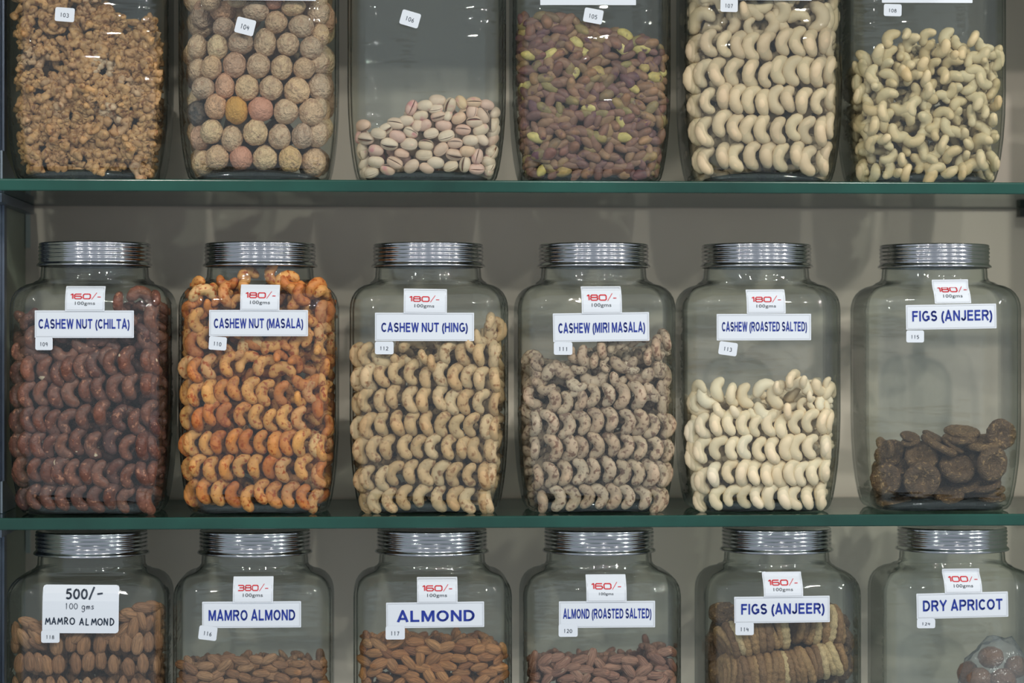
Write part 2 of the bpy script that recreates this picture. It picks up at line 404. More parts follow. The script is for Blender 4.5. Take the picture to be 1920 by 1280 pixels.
class Sticker:
    """a paper sticker that follows the jar's front wall; u right, v up in metres from its centre"""
    def __init__(s, jar, name, box, rot, lift, rnd=.0006, label=None):
        s.jar, s.lift, s.rot = jar, lift, math.radians(rot)
        x0, y0, x1, y1 = box; s.box = box
        yf = JY - HD
        X, Z = at((x0 + x1) / 2, (y0 + y1) / 2, yf)
        s.cx, s.cz = X - jar['xc'], Z - jar['z0']; s.w, s.h = (x1 - x0) * PXM, (y1 - y0) * PXM
        n = 14; pts = []
        hw, hh = s.w / 2, s.h / 2
        us = [-hw, -hw + rnd * .3, -hw + rnd] + list(np.linspace(-hw + rnd, hw - rnd, n)[1:-1]) + [hw - rnd, hw - rnd * .3, hw]
        v, f = [], []; NV = 7
        for u in us:
            e = max(0, rnd - (hw - abs(u))); d = rnd - math.sqrt(max(rnd * rnd - e * e, 0))
            for k in (.00025, 0): v += [s.map(u, q, k) for q in np.linspace(-hh + d, hh - d, NV)]
        M2 = 2 * NV
        for i in range(len(us) - 1):
            a = i * M2; b = a + M2
            for t in range(NV - 1):
                f += [(a + t, b + t, b + t + 1, a + t + 1), (a + NV + t, a + NV + t + 1, b + NV + t + 1, b + NV + t)]
            f += [(a, a + NV, b + NV, b), (a + NV - 1, b + NV - 1, b + M2 - 1, a + M2 - 1)]
        for a in (0, (len(us) - 1) * M2):
            f += [(a + t, a + t + 1, a + NV + t + 1, a + NV + t) for t in range(NV - 1)]
        s.o = obj(name, mesh(name, v, f, M_PAPER, False), jar['o'], label=label)
    def map(s, u, q, k=0):
        c_, n_ = math.cos(s.rot), math.sin(s.rot)
        x = s.cx + u * c_ - q * n_; z = s.cz + u * n_ + q * c_
        return (x, wall_y(x, z) - .0003 - s.lift - k, z)
    def write(s, vf, box, mat, name='lettering', fit=None):
        """fit flat shapes into box (fractions or pixel box of the photo)"""
        v, f = vf; x0, y0, x1, y1 = box
        xs = [p[0] for p in v]; ys = [p[1] for p in v]
        ax, bx_ = min(xs), max(xs); ay, by = (min(ys), max(ys)) if fit is None else fit
        mx, my = (s.box[0] + s.box[2]) / 2, (s.box[1] + s.box[3]) / 2
        P = []
        for x, y in v:
            px = x0 + (x - ax) / (bx_ - ax) * (x1 - x0); py = y1 - (y - ay) / (by - ay) * (y1 - y0)
            P.append(s.map((px - mx) * PXM, (my - py) * PXM, .0006))
        obj(name, mesh(name, P, f, mat, False), s.o)

JARS = {}
def jar(key, row, lidpx, label, group=None):
    z0 = {'T': SH1, 'M': SH2, 'B': SH3}[row] + .0006
    xc, _ = at(lidpx, 0, JY)
    o = obj('storage_jar', None, loc=(xc, JY, z0), label=label, category='jar', group='square glass jars on the shelves')
    obj('glass_body', BODY, o); obj('base', BASE, o); obj('lid', LID, o)
    J = JARS[key] = dict(o=o, xc=xc, z0=z0, key=key); return J

def price(J, box, txt, rot=0, ux=0, small=0):
    s = Sticker(J, 'price_sticker', box, rot, .0006)
    x0, y0, x1, y1 = box; W, H = x1 - x0, y1 - y0
    ln, wd = boxy(txt)
    k = 38.0 / wd
    a = x0 + W * .13
    s.write(ribbon(ln, .23), (a, y0 + H * .30, a + 38, y0 + H * .53), M_RED, 'price_digits')
    s.write(ribbon([[(0, 0), (.55, 1)]], .07), (a + 39, y0 + H * .26, a + 49, y0 + H * .54), M_RED, 'price_slash')
    s.write(ribbon([[(0, 0), (1, 0)]], .26), (a + 50, y0 + H * .42, a + 56, y0 + H * .45), M_RED, 'price_dash')
    g = 5 * small
    s.write(font_text('100gms', .004), (x0 + W * .25 + g, y0 + H * .62 + g * .2, x0 + W * .25 + 37 - g, y0 + H * .79 - g * .2), M_GREY, 'unit_lettering')
    q = 2.2
    s.write(ribbon([[(0, 0), (W - 2 * q, 0), (W - 2 * q, H - 2 * q), (0, H - 2 * q), (0, 0)]], .7), (x0 + q, y0 + q, x1 - q, y1 - q), M_LINE, 'border_line')
    return s
def name_label(J, box, txt=None, tbox=None, cap=18, rot=0, lift=.0):
    s = Sticker(J, 'name_label', box, rot, lift)
    if txt:
        x0, y0, x1, y1 = tbox
        my = (y0 + y1) / 2
        s.write(ribbon(caps(txt)[0], .185), (x0, my - cap / 2, x1, my + cap / 2), M_BLUE, 'lettering', fit=(0, 1))
        q = 2.2; W, H = box[2] - box[0], box[3] - box[1]
        s.write(ribbon([[(0, 0), (W - 2 * q, 0), (W - 2 * q, H - 2 * q), (0, H - 2 * q), (0, 0)]], .7), (box[0] + q, box[1] + q, box[2] - q, box[3] - q), M_LINE, 'border_line')
    return s
def number(J, box, txt, rot=0, lift=.0009, wide=.42):
    s = Sticker(J, 'number_sticker', box, rot, lift, rnd=.0018)
    ln, wd = hand(txt, .85, .08)
    x0, y0, x1, y1 = box; W, H = x1 - x0, y1 - y0; mx, my = (x0 + x1) / 2, (y0 + y1) / 2
    s.write(ribbon(ln, .13), (mx - W * wide / 2, my - H * .12, mx + W * wide / 2, my + H * .2), M_PEN)

SHELFN = {'T': 'top', 'M': 'middle', 'B': 'bottom'}
jar('T1', 'T', 172, 'glass jar of walnut pieces, leftmost on the top shelf'); number(JARS['T1'], (104, 15, 140, 41), '103', -4)
jar('T2', 'T', 488, 'glass jar of round tan dried fruits, second on the top shelf'); number(JARS['T2'], (442, 35, 478, 65), '104', -14)
name_label(JARS['T2'], (470, -52, 650, -1) if 0 else (418, -49, 592, 1))
jar('T3', 'T', 799, 'glass jar of pistachios in shell, only one third full'); number(JARS['T3'], (751, 22, 787, 50), '106', -16)
jar('T4', 'T', 1104, 'glass jar of shelled purple-green pistachio kernels on the top shelf'); number(JARS['T4'], (1094, 17, 1130, 44), '105', -10)
name_label(JARS['T4'], (1012, -42, 1193, 10), rot=.4)
jar('T5', 'T', 1421, 'glass jar of large pale cashews stacked in rows on the top shelf'); number(JARS['T5'], (1350, -2, 1383, 23), '107', -1)
name_label(JARS['T5'], (1345, -49, 1523, 1))
jar('T6', 'T', 1724, 'glass jar of loose small cashews, rightmost on the top shelf'); number(JARS['T6'], (1656, 8, 1690, 31), '108', -1)
name_label(JARS['T6'], (1651, -44, 1825, 6), rot=.3)

J = jar('M1', 'M', 178, 'glass jar of dark brown cashews labelled CASHEW NUT (CHILTA)')
name_label(J, (67, 582, 250, 633), 'CASHEW NUT (CHILTA)', (74, 595, 242, 619), 18); price(J, (123, 536, 196, 583), '160'); number(J, (67, 632, 99, 656), '109')
J = jar('M2', 'M', 488, 'glass jar of orange spiced cashews labelled CASHEW NUT (MASALA)')
name_label(J, (393, 581, 577, 630), 'CASHEW NUT (MASALA)', (402, 594, 568, 618), 18); price(J, (451, 533, 524, 582), '180', -.5); number(J, (392, 631, 425, 656), '110', -4)
J = jar('M3', 'M', 803, 'glass jar of brown-flecked cashews labelled CASHEW NUT (HING)')
name_label(J, (703, 586, 889, 639), 'CASHEW NUT (HING)', (715, 601, 877, 626), 17.5); price(J, (757, 541, 838, 588), '180', -.8); number(J, (703, 640, 738, 664), '112')
J = jar('M4', 'M', 1113, 'glass jar of grey-brown speckled cashews labelled CASHEW (MIRI MASALA)')
name_label(J, (1036, 586, 1218, 640), 'CASHEW (MIRI MASALA)', (1046, 602, 1210, 626), 19, .9); price(J, (1090, 536, 1166, 588), '180', .4); number(J, (1038, 641, 1073, 665), '111')
J = jar('M5', 'M', 1418, 'glass jar of cream cashews labelled CASHEW (ROASTED SALTED)')
name_label(J, (1342, 588, 1522, 638), 'CASHEW (ROASTED SALTED)', (1352, 600, 1514, 624), 18, .2); price(J, (1399, 542, 1473, 588), '180', .5); number(J, (1347, 641, 1382, 666), '113', -8)
J = jar('M6', 'M', 1752, 'glass jar of flat brown figs labelled FIGS (ANJEER), rightmost on middle shelf')
name_label(J, (1696, 570, 1870, 617), 'FIGS (ANJEER)', (1708, 580, 1862, 603), 20, 1.0); price(J, (1751, 523, 1821, 569), '180', .8); number(J, (1698, 619, 1732, 642), '115')

J = jar('B1', 'B', 172, 'glass jar of almonds with handwritten sticker MAMRO ALMOND, leftmost on bottom shelf')
s = Sticker(J, 'handwritten_label', (81, 1097, 222, 1186), -.6, 0, rnd=.003)
ln, _ = hand('500/-', .85); s.write(ribbon(ln, .19), (124, 1100, 192, 1124), M_PEN)
ln, _ = hand('100 gms', .8); s.write(ribbon(ln, .10), (124, 1130, 176, 1147), M_PEN)
ln, _ = hand('MAMRO ALMOND', .9, .06); s.write(ribbon(ln, .17), (86, 1156, 214, 1172), M_PEN)
number(J, (78, 1181, 112, 1204), '118')
J = jar('B2', 'B', 478, 'nearly empty glass jar of almonds labelled MAMRO ALMOND in blue print')
name_label(J, (380, 1127, 564, 1176), 'MAMRO ALMOND', (392, 1141, 553, 1164), 20); price(J, (437, 1082, 512, 1130), '380', 0); number(J, (373, 1173, 407, 1199), '116', -7)
J = jar('B3', 'B', 810, 'glass jar of almonds labelled simply ALMOND on the bottom shelf')
name_label(J, (724, 1128, 908, 1176), 'ALMOND', (744, 1143, 890, 1165), 21, .4); price(J, (782, 1083, 858, 1130), '160'); number(J, (723, 1173, 759, 1198), '117')
J = jar('B4', 'B', 1123, 'glass jar of reddish almonds labelled ALMOND (ROASTED SALTED)')
name_label(J, (1047, 1126, 1229, 1176), 'ALMOND (ROASTED SALTED)', (1055, 1139, 1222, 1160), 18.5); price(J, (1099, 1078, 1175, 1128), '160', 0, small=1); number(J, (1047, 1169, 1083, 1193), '120')
J = jar('B5', 'B', 1456, 'glass jar of strung fig discs labelled FIGS (ANJEER), on bottom shelf')
name_label(J, (1375, 1117, 1557, 1167), 'FIGS (ANJEER)', (1388, 1129, 1547, 1152), 20, .4); price(J, (1431, 1073, 1506, 1119), '160', .3); number(J, (1378, 1166, 1413, 1190), '114', 0)
J = jar('B6', 'B', 1785, 'glass jar labelled DRY APRICOT at the right end of the bottom shelf')
name_label(J, (1716, 1110, 1892, 1158), 'DRY APRICOT', (1728, 1122, 1881, 1145), 20.5, 1.1); price(J, (1770, 1067, 1842, 1112), '100', .3); number(J, (1718, 1159, 1753, 1177), '124')

# ------------------------------------------------------------------ nut shapes (unit: metres; seen from -Y)
def tube(path, rad, ny=1.0, n=12, lump=0, seed=0):
    """closed tube along a path in the XZ plane with rounded ends -> verts, triangles"""
    path = np.array(path); k = len(path); v = []; 
    for i in range(k):
        t = path[min(i + 1, k - 1)] - path[max(i - 1, 0)]; t = t / np.linalg.norm(t)
        nrm = np.cross(t, (0, 1, 0))
        for j in range(n):
            a = 2 * math.pi * j / n
            r = rad[i]
            p = path[i] + nrm * r * math.cos(a) + np.array((0, 1, 0)) * r * ny * math.sin(a)
            if lump: p = p + (p - path[i]) * lump * noise.noise(Vector(p * 160) + Vector((seed * 7.3, 0, 0)))
            v.append(p)
    v.append(path[0]); v.append(path[-1]); f = []
    for i in range(k - 1):
        for j in range(n):
            a, b = i * n + j, i * n + (j + 1) % n; c_, d = a + n, b + n
            f += [(a, b, d), (a, d, c_)]
    for j in range(n): f += [(k * n, (j + 1) % n, j), (k * n + 1, (k - 1) * n + j, (k - 1) * n + (j + 1) % n)]
    return np.array(v), np.array(f)
def cashew(seed, n=12, m=15, fat=1, span=None):
    r_ = random.Random(seed); R = .0087 * r_.uniform(.93, 1.07); r0 = .0057 * fat * r_.uniform(.94, 1.08)
    a0 = math.radians((span or 74) + r_.uniform(-8, 10)); a1 = 2 * math.pi - a0 + math.radians(r_.uniform(-8, 8))
    P, A = [], []
    u = [0, .008, .03, .075] + list(np.linspace(.14, .86, m - 8)) + [.925, .97, .992, 1]
    asym = r_.uniform(-.12, .12)
    for t in u:
        a = a0 + (a1 - a0) * t
        P.append((R * math.cos(a) * .95, .0012 * math.sin(t * 6 + seed), R * math.sin(a)))
        e = min(t, 1 - t); prof_ = math.sqrt(max(0, 1 - (1 - min(e / .13, 1)) ** 2))
        A.append(max(.0002, r0 * prof_ * (.78 + .22 * math.sin(math.pi * t) + asym * (t - .5))))
    return tube(P, A, .84, n, .10, seed)
def ico(sub):
    import bmesh
    bm = bmesh.new(); bmesh.ops.create_icosphere(bm, subdivisions=sub, radius=1)
    v = np.array([p.co[:] for p in bm.verts]); f = np.array([[q.index for q in t.verts] for t in bm.faces]); bm.free(); return v, f
ICO = {k: ico(k) for k in (1, 2, 3, 4)}
def walnut(seed, hi=True):
    """a kernel half or quarter: lumpy convoluted lobes grown together"""
    r_ = random.Random(seed); V, F, nb = [], [], 0; kind = seed % 4
    lobes = {0: [(-.0048, 1, 0), (.0048, 1, 0), (-.0092, .6, 0), (.0092, .55, 0), (0, .35, 1)], 1: [(-.0045, 1, 0), (.0045, .75, 0), (0, .3, 1), (.0088, .5, 0)], 2: [(0, 1.1, 2)], 3: [(-.004, .9, 0), (.0042, .6, 0), (-.001, .3, 1)]}[kind]
    for x0, ln, mode in lobes:
        m = 21 if hi else 8; P, A = [], []; ph = r_.uniform(0, 6); am = r_.uniform(.0008, .0020); fr_ = r_.uniform(10, 14); bend = r_.uniform(.0, .004) * (1 if x0 > 0 else -1)
        for i in range(m):
            t = i / (m - 1); q = (t - .5) * 2
            if mode == 0: p = (x0 + am * math.sin(q * 5 + ph) - bend * q * q, r_.uniform(-.0004, .0004), .0115 * ln * q)
            elif mode == 1: p = (.0065 * q, .0006, .002 * math.sin(ph))
            else: a = math.radians(60 + 240 * t); p = (.009 * math.cos(a) + .002, .0006 * math.sin(9 * t), .0095 * math.sin(a) + am * math.sin(q * 7))
            P.append(p); e = min(t, 1 - t); pr = math.sqrt(max(0, 1 - (1 - min(e / .12, 1)) ** 2))
            A.append(max(.0002, (.0034 if mode != 1 else .0028) * pr * (1 + .24 * math.sin(q * fr_ + ph))))
        v, f = tube(P, A, .85, 14 if hi else 6, .55, seed + x0 * 1000)
        V.append(v); F.append(f + nb); nb += len(v)
    return np.vstack(V), np.vstack(F)
def dried_fruit(seed, sub=3, wr=.10):
    v, f = ICO[sub]; out = []; off = Vector((seed * 5.1, 2.3, seed))
    for p in v:
        q = Vector(p); r = 1 + .07 * noise.noise(q * 1.1 + off) + wr * .5 * noise.noise(q * 3 + off) - wr * .55 * abs(noise.noise(q * 4.5 + off * 2))
        dim = math.exp(-((q - Vector((.2, -.95, .25))).length / .28) ** 2) if seed % 3 == 0 else 0
        r *= 1 - .10 * dim
        r *= 1 - wr * .22 * abs(noise.noise(Vector((math.atan2(q.x, q.z) * 2.6, q.y * 2.5, seed * 3.1))))
        out.append((q.x * r * .02, q.y * r * .72 * .02, q.z * r * .02))
    return np.array(out), f
def almond(seed, n=12, m=11, wd=1.0):
    r_ = random.Random(seed); W, Tk = .0078 * wd * r_.uniform(.9, 1.1), .0043 * r_.uniform(.9, 1.15); Lh = .0125 * r_.uniform(.93, 1.07)
    v = [(0, 0, Lh), (0, 0, -Lh)]; f = []
    for i in range(1, m):
        t = i / m; z = Lh * math.cos(math.pi * t)
        s_ = math.sin(math.pi * t) ** (1.2 - .5 * t); wv = W * s_ * (.84 + .36 * t - .18 * t * t)
        for j in range(n):
            a = 2 * math.pi * j / n; k = 1 + .04 * math.cos(7 * a + seed)
            v.append((wv * math.cos(a) * k + .0003 * math.sin(t * 3 + seed), Tk / W * wv * math.sin(a) * k, z))
    for j in range(n):
        f += [(0, 2 + j, 2 + (j + 1) % n), (1, 2 + (m - 2) * n + (j + 1) % n, 2 + (m - 2) * n + j)]
        for i in range(m - 2):
            a, b = 2 + i * n + j, 2 + i * n + (j + 1) % n; f += [(a, a + n, b + n), (a, b + n, b)]
    return np.array(v), np.array(f)
def kernel(seed, n=10, m=9):
    v, f = almond(seed, n, m); r_ = random.Random(seed)
    v = v * np.array((.66, 1.0, .70)); v[:, 0] += .0003 * np.cos(v[:, 2] / .008 * 1.5); return v, f
def pistachio_shell(seed, n=20, m=12):
    """two gaping halves: an egg with a wedge left open on one side"""
    r_ = random.Random(seed); gap = r_.uniform(.05, .24); Lh, W = .0092, .0066
    side = -math.pi / 2 + (-1.3, .6, -.5, 1.2, .1, 2.2)[seed % 6]
    v, f = [], []
    for lay in (1, .93):
        for i in range(m + 1):
            t = i / m; x = Lh * math.cos(math.pi * t) * lay; s_ = max(.02, math.sin(math.pi * t)) ** .8 * W * (.92 + .16 * t) * lay
            g = gap * max(0, math.sin(min(math.pi, math.pi * t * .9))) ** .7 * (1.3 - t)
            for j in range(n + 1):
                a = side + g + (2 * math.pi - 2 * g) * j / n
                v.append((x, s_ * math.cos(a) * 0 + s_ * math.sin(a) * .9, s_ * math.cos(a)))
    N1 = (m + 1) * (n + 1)
    for i in range(m):
        for j in range(n):
            a = i * (n + 1) + j; b = a + 1; c_ = a + n + 1; d = c_ + 1
            f += [(a, b, d), (a, d, c_), (N1 + a, N1 + d, N1 + b), (N1 + a, N1 + c_, N1 + d)]
        for j in (0, n):
            a = i * (n + 1) + j; c_ = a + n + 1
            f += [(a, c_, N1 + c_), (a, N1 + c_, N1 + a)]
    return np.array(v), np.array(f)
def fig_disc(seed, n=36, thick=.33, hole=.22, rib=0):
    """flat pressed fig: thick rim, dished middle with a dark eye, radial wrinkles; axis along Y, radius 1"""
    r_ = random.Random(seed); v, f = [], []
    pr = [(0, -.05), (hole * .5, .0), (hole, .14), (.42, .62), (.66, .95), (.86, .92), (.97, .55), (1, 0)]
    prof_ = [(r, -t * thick) for r, t in pr] + [(r, t * thick) for r, t in pr[-2::-1]]
    for k, (r, y) in enumerate(prof_):
        for j in range(n):
            a = 2 * math.pi * j / n
            wob = 1 + .06 * noise.noise(Vector((math.cos(a) * 1.3, math.sin(a) * 1.3, seed * 2.2)))
            wr = 1 + (.035 * math.sin(a * 17 + seed) + .035 * math.sin(a * 9 + 2 * seed)) * min(1, r * 1.3)
            wr += rib * .05 * math.sin(a * 19 + seed * 2) * r
            yy = y * wr * 1.1 + .05 * noise.noise(Vector((r * math.cos(a) * 2, r * math.sin(a) * 2, seed))) 
            v.append((.03 * r * wob * (1 + (wr - 1) * .5) * math.cos(a), .03 * yy, .03 * r * wob * math.sin(a)))
    for k in range(len(prof_) - 1):
        for j in range(n):
            a, b = k * n + j, k * n + (j + 1) % n; f += [(a, b, b + n), (a, b + n, a + n)]
    return np.array(v), np.array(f)

# ------------------------------------------------------------------ nut materials
NM = {
 'walnut': nutmat('walnut_skin', [(0, (184, 140, 92)), (.5, (206, 162, 110)), (.85, (190, 144, 98)), (1, (214, 186, 152))], .35, 150, ((126, 84, 50), 230, .52, .16), (420, .9), .42),
 'fruit': nutmat('dried_fruit_skin', [(0, (230, 196, 156)), (.2, (210, 182, 154)), (.4, (226, 188, 148)), (.55, (234, 206, 162)), (.75, (198, 170, 146)), (.9, (226, 176, 144)), (1, (232, 194, 140))], .25, 90, ((176, 140, 114), 110, .50, .25), (230, 1), .6, dist=.0045),
 'fruit_orange': nutmat('orange_fruit_skin', [(0, (212, 160, 84)), (1, (220, 168, 90))], .18, 60, None, (260, .9), .6, dist=.0035),
 'fruit_dark': nutmat('blackened_fruit_skin', [(0, (104, 94, 84)), (1, (112, 100, 90))], .4, 90, ((62, 60, 58), 120, .5, .1), (320, 1), .5, dist=.002),
 'fruit_pink': nutmat('pinkish_fruit_skin', [(0, (206, 150, 126)), (1, (214, 158, 132))], .15, 50, None, (240, .8), .65, dist=.0035),
 'shell': nutmat('pistachio_shell', [(0, (218, 196, 168)), (.4, (226, 206, 182)), (.7, (216, 186, 162)), (.88, (222, 180, 168)), (1, (214, 188, 140))], .14, 110, ((204, 142, 140), 60, .62, .10), (150, .3), .45),
 'kern': nutmat('pistachio_kernel', [(0, (150, 112, 88)), (.15, (128, 90, 82)), (.3, (160, 126, 92)), (.45, (112, 78, 80)), (.6, (146, 110, 82)), (.72, (150, 136, 88)), (.82, (118, 84, 76)), (.93, (156, 122, 90)), (.95, (200, 182, 108)), (1, (218, 202, 134))], .3, 150, ((92, 60, 70), 110, .60, .10), (300, .6), .5),
 'inkern': nutmat('pistachio_core', [(0, (150, 108, 70)), (1, (140, 80, 72))], .3, 150),
 'rawbig': nutmat('raw_cashew_skin', [(0, (210, 190, 156)), (.5, (202, 180, 148)), (1, (216, 196, 160))], .10, 80, None, (150, .25), .5),
 'rawsmall': nutmat('small_cashew_skin', [(0, (202, 182, 140)), (.5, (208, 192, 154)), (1, (194, 172, 128))], .10, 90, None, (150, .25), .5),
 'chilta': nutmat('cashew_husk', [(0, (122, 80, 66)), (.4, (102, 66, 57)), (.7, (138, 92, 74)), (1, (92, 60, 56))], .38, 190, ((164, 116, 92), 260, .60, .10), (420, .9), .42, pale=((226, 206, 176), 75, .72, .02)),
 'masala': nutmat('masala_cashew_skin', [(0, (214, 150, 82)), (.3, (222, 164, 96)), (.6, (206, 134, 70)), (.85, (196, 118, 62)), (1, (226, 184, 126))], .22, 110, ((160, 78, 34), 230, .52, .15), (300, .4), .5),
 'hing': nutmat('hing_cashew_skin', [(0, (206, 176, 132)), (.5, (198, 164, 120)), (1, (212, 186, 146))], .18, 100, ((144, 106, 74), 190, .54, .16), (300, .4), .55),
 'miri': nutmat('pepper_cashew_skin', [(0, (196, 174, 146)), (.5, (186, 160, 134)), (1, (206, 186, 160))], .20, 110, ((124, 98, 82), 230, .51, .13), (320, .5), .55),
 'salted': nutmat('salted_cashew_skin', [(0, (240, 222, 188)), (.5, (232, 210, 174)), (1, (244, 229, 200))], .08, 80, None, (150, .2), .5),
 'almond': nutmat('almond_skin', [(0, (170, 112, 66)), (.4, (196, 138, 84)), (.7, (150, 96, 58)), (1, (206, 152, 98))], .42, 480, None, (900, 1), .42, stretch=(1, 1, .10), dist=.0016),
 'mamro': nutmat('mamro_almond_skin', [(0, (176, 128, 88)), (.5, (150, 106, 74)), (1, (190, 144, 104))], .42, 480, None, (900, 1), .45, stretch=(1, 1, .10), dist=.0016),
 'ralmond': nutmat('roasted_almond_skin', [(0, (160, 114, 94)), (.5, (180, 134, 110)), (1, (142, 100, 84))], .42, 480, ((176, 146, 124), 300, .62, .08), (900, 1), .42, stretch=(1, 1, .10), dist=.0016),
 'fig': nutmat('fig_skin', [(0, (118, 92, 64)), (.5, (98, 76, 56)), (1, (136, 108, 74))], .35, 160, ((166, 134, 92), 150, .56, .16), (300, 1), .5, dist=.0030),
 'figring': nutmat('strung_fig_skin', [(0, (160, 124, 82)), (.3, (130, 98, 68)), (.6, (178, 142, 96)), (.8, (140, 106, 74)), (.84, (204, 178, 130)), (1, (206, 180, 136))], .30, 150, None, (380, .9), .6, dist=.0014),
 'apricot': nutmat('dried_apricot_skin', [(0, (156, 112, 82)), (1, (132, 92, 68))], .2, 60, None, (240, .8), .45, dist=.0035),
}
def variants(kind, fn, n, mat, **kw):
    return [mesh(kind, *fn(i, **kw), mat) for i in range(n)]
def rotm(theta, yaw=0, pitch=0):
    return Matrix.Rotation(math.radians(yaw), 3, 'Z') @ Matrix.Rotation(math.radians(pitch), 3, 'X') @ Matrix.Rotation(math.radians(-theta), 3, 'Y')
def put(J, name, m, px, py, depth, theta=0, yaw=0, pitch=0, sc=1, cap=.010, **props):
    """a nut against the inside of the jar's front wall; depth: its distance behind the glass"""
    Y = JY - HD + .01
    for _ in range(3):
        X, Z = at(px, py, Y)
        lz = max(.006, Z - J['z0']); off = min(TH + depth, .026); lim = HX - inset(lz) - TH - max(cap, min(depth, .02)) - .0005
        lx = max(-lim, min(lim, X - J['xc']))
        ly = wall_y(lx, lz, off) + (TH + depth - off); Y = JY + ly
    e = abs(lx) - (HX - CR - inset(lz)); r_ = max(.004, CR - off)
    turn = math.degrees(math.asin(max(0, min(.92, e / r_)))) * (1 if lx > 0 else -1) * (.85 if depth < .012 else .3)
    o = bpy.data.objects.new(name, m); COL.objects.link(o)
    s3 = sc if isinstance(sc, tuple) else (sc,) * 3
    o.matrix_world = Matrix.Translation((J['xc'] + lx, Y, Z)) @ (rotm(theta, yaw + turn, pitch).to_4x4()) @ Matrix.Diagonal((*s3, 1))
    for k, x in props.items():
        if x: o[k] = x
    PX[o.name] = (px, py)
    return o
PX = {}

def heap(J, name, proto, mat, top, step, scale, label, category, bottom=.015, layers=2, margin=.0115, first=1.0, flat=False):
    """the rest of the jar's filling behind the front layer; nobody can count it: one mesh of low-poly nuts (shell of the volume)"""
    tx = [at(p[0], 0, JY)[0] - J['xc'] for p in top]; tz = [at(0, p[1], JY - .03)[1] - J['z0'] for p in top]
    V, F, Rn = [], [], []; nb = 0
    zmax = max(tz); k = 0
    z = bottom
    while z < zmax:
        i0 = inset(z) + TH + margin
        hx, hy = HX - i0, HD - i0
        xs = np.arange(-hx, hx + 1e-6, 2 * hx / max(1, int(2 * hx / step)))
        ys = np.arange(-hy + first * step, hy + 1e-6, step)
        for ix, x in enumerate(xs):
            tz_x = float(np.interp(x, tx, tz))
            if z > tz_x - .3 * step: continue
            for iy, y in enumerate(ys):
                near_top = z > tz_x - 2.2 * step
                if not (iy < layers or near_top or ix == 0 or ix == len(xs) - 1 or iy >= len(ys) - 1): continue
                cx, cy = abs(x) - (hx - .022), abs(y) - (hy - .022)
                if cx > 0 and cy > 0 and math.hypot(cx, cy) > .023: continue
                zz = z + rs.uniform(-.3, .3) * step; xx = x + rs.uniform(-.25, .25) * step * (0 if abs(x) > hx - .002 else 1); yy = y + rs.uniform(-.1, .25) * step
                pv, pf = proto[rs.randint(len(proto))]
                if flat: R = np.array(rotm(rs.uniform(-30, 30), rs.uniform(0, 180), rs.uniform(-25, 25)))
                else: R = np.array(rotm(rs.uniform(0, 360), rs.uniform(-60, 60), rs.uniform(-60, 60)))
                V.append((pv * scale * rs.uniform(.9, 1.1)) @ R.T + (xx, yy, max(zz, bottom * .8))); F.append(pf + nb); nb += len(pv); Rn.append(np.full(len(pv), rs.rand()))
        z += step * .86; k += 1
    m = mesh(name, np.vstack(V), np.vstack(F), mat)
    a = m.attributes.new('rnd', 'FLOAT', 'POINT'); a.data.foreach_set('value', np.concatenate(Rn).astype(np.float32))
    o = obj(name, m, None, (J['xc'], JY, J['z0']), None, kind='stuff', label=label, category=category)
    return o
LOW_CASHEW = [cashew(i, 6, 11) for i in range(4)]
LOW_ALMOND = [almond(i, 7, 6, .84) for i in range(3)]
LOW_KERN = [kernel(i, 6, 5) for i in range(3)]
LOW_WAL = [walnut(i, False) for i in range(4)]
LOW_FRUIT = [dried_fruit(i, 2) for i in range(3)]

ORD = ['' for _ in ()] + ['first', 'second', 'third', 'fourth', 'fifth', 'sixth', 'seventh', 'eighth', 'ninth', 'tenth', 'eleventh', 'twelfth', 'thirteenth', 'fourteenth', 'fifteenth', 'sixteenth', 'seventeenth', 'eighteenth', 'nineteenth', 'twentieth', 'twenty-first', 'twenty-second', 'twenty-third', 'twenty-fourth', 'twenty-fifth', 'twenty-sixth', 'twenty-seventh', 'twenty-eighth']
def tiers(objs, base, band):
    """labels for loose pieces: their place counted in tiers from the bottom, then from the left"""
    yb = max(PX[o.name][1] for o in objs); T = {}
    for o in objs: T.setdefault(int((yb - PX[o.name][1]) / band), []).append(o)
    for k, key in enumerate(sorted(T)):
        for i, o in enumerate(sorted(T[key], key=lambda o: PX[o.name][0])):
            o['label'] = '%s, %s from left in %s' % (base, ORD[i], 'lowest tier' if k == 0 else ORD[k] + ' tier up')
def cashew_rows(key, name, adj, jarname, rows, odd, open_right=True, sc=1.0, lean=10, looks='cashew'):
    J = JARS[key]; mat = NM[name[1]]; nm = name[0]
    vs = variants(nm, cashew, 6, mat)
    k = 0
    rows = sorted(rows, key=lambda r: -np.mean([p[1] for p in r]))
    for ri, row in enumerate(rows):
        row = sorted(row)
        rn = 'bottom row' if ri == 0 else ORD[ri] + ' row up'
        for ci, (px, py) in enumerate(row):
            th = random.gauss(-lean if open_right else lean, 9); yaw = random.uniform(12, 34)
            if not open_right: th = 180 + th; yaw = -yaw
            s = sc * random.uniform(.94, 1.06)
            put(J, nm, vs[random.randrange(6)], px, py, .0058 * s + random.uniform(0, .001), th, yaw, random.uniform(-8, 8), s,
                label='%s, %s from left in %s, %s jar' % (adj, ORD[ci], rn, jarname), category='cashew', group='%ss stacked in rows' % adj)
    sel = []
    for e in odd:
        px, py, th = e[:3]; s = sc * (e[3] if len(e) > 3 else 1); yaw = e[4] if len(e) > 4 else random.uniform(-20, 20)
        sel.append(put(J, nm, vs[random.randrange(6)], px, py, .0070 * s + random.uniform(0, .002), th, yaw, random.uniform(-14, 14), s,
            category='cashew', group='loose %ss above the rows' % adj))
    tiers(sel, 'askew ' + adj.split(' ', 1)[1 if adj[0] in 'lg' else 0] + ' above the rows', 16)
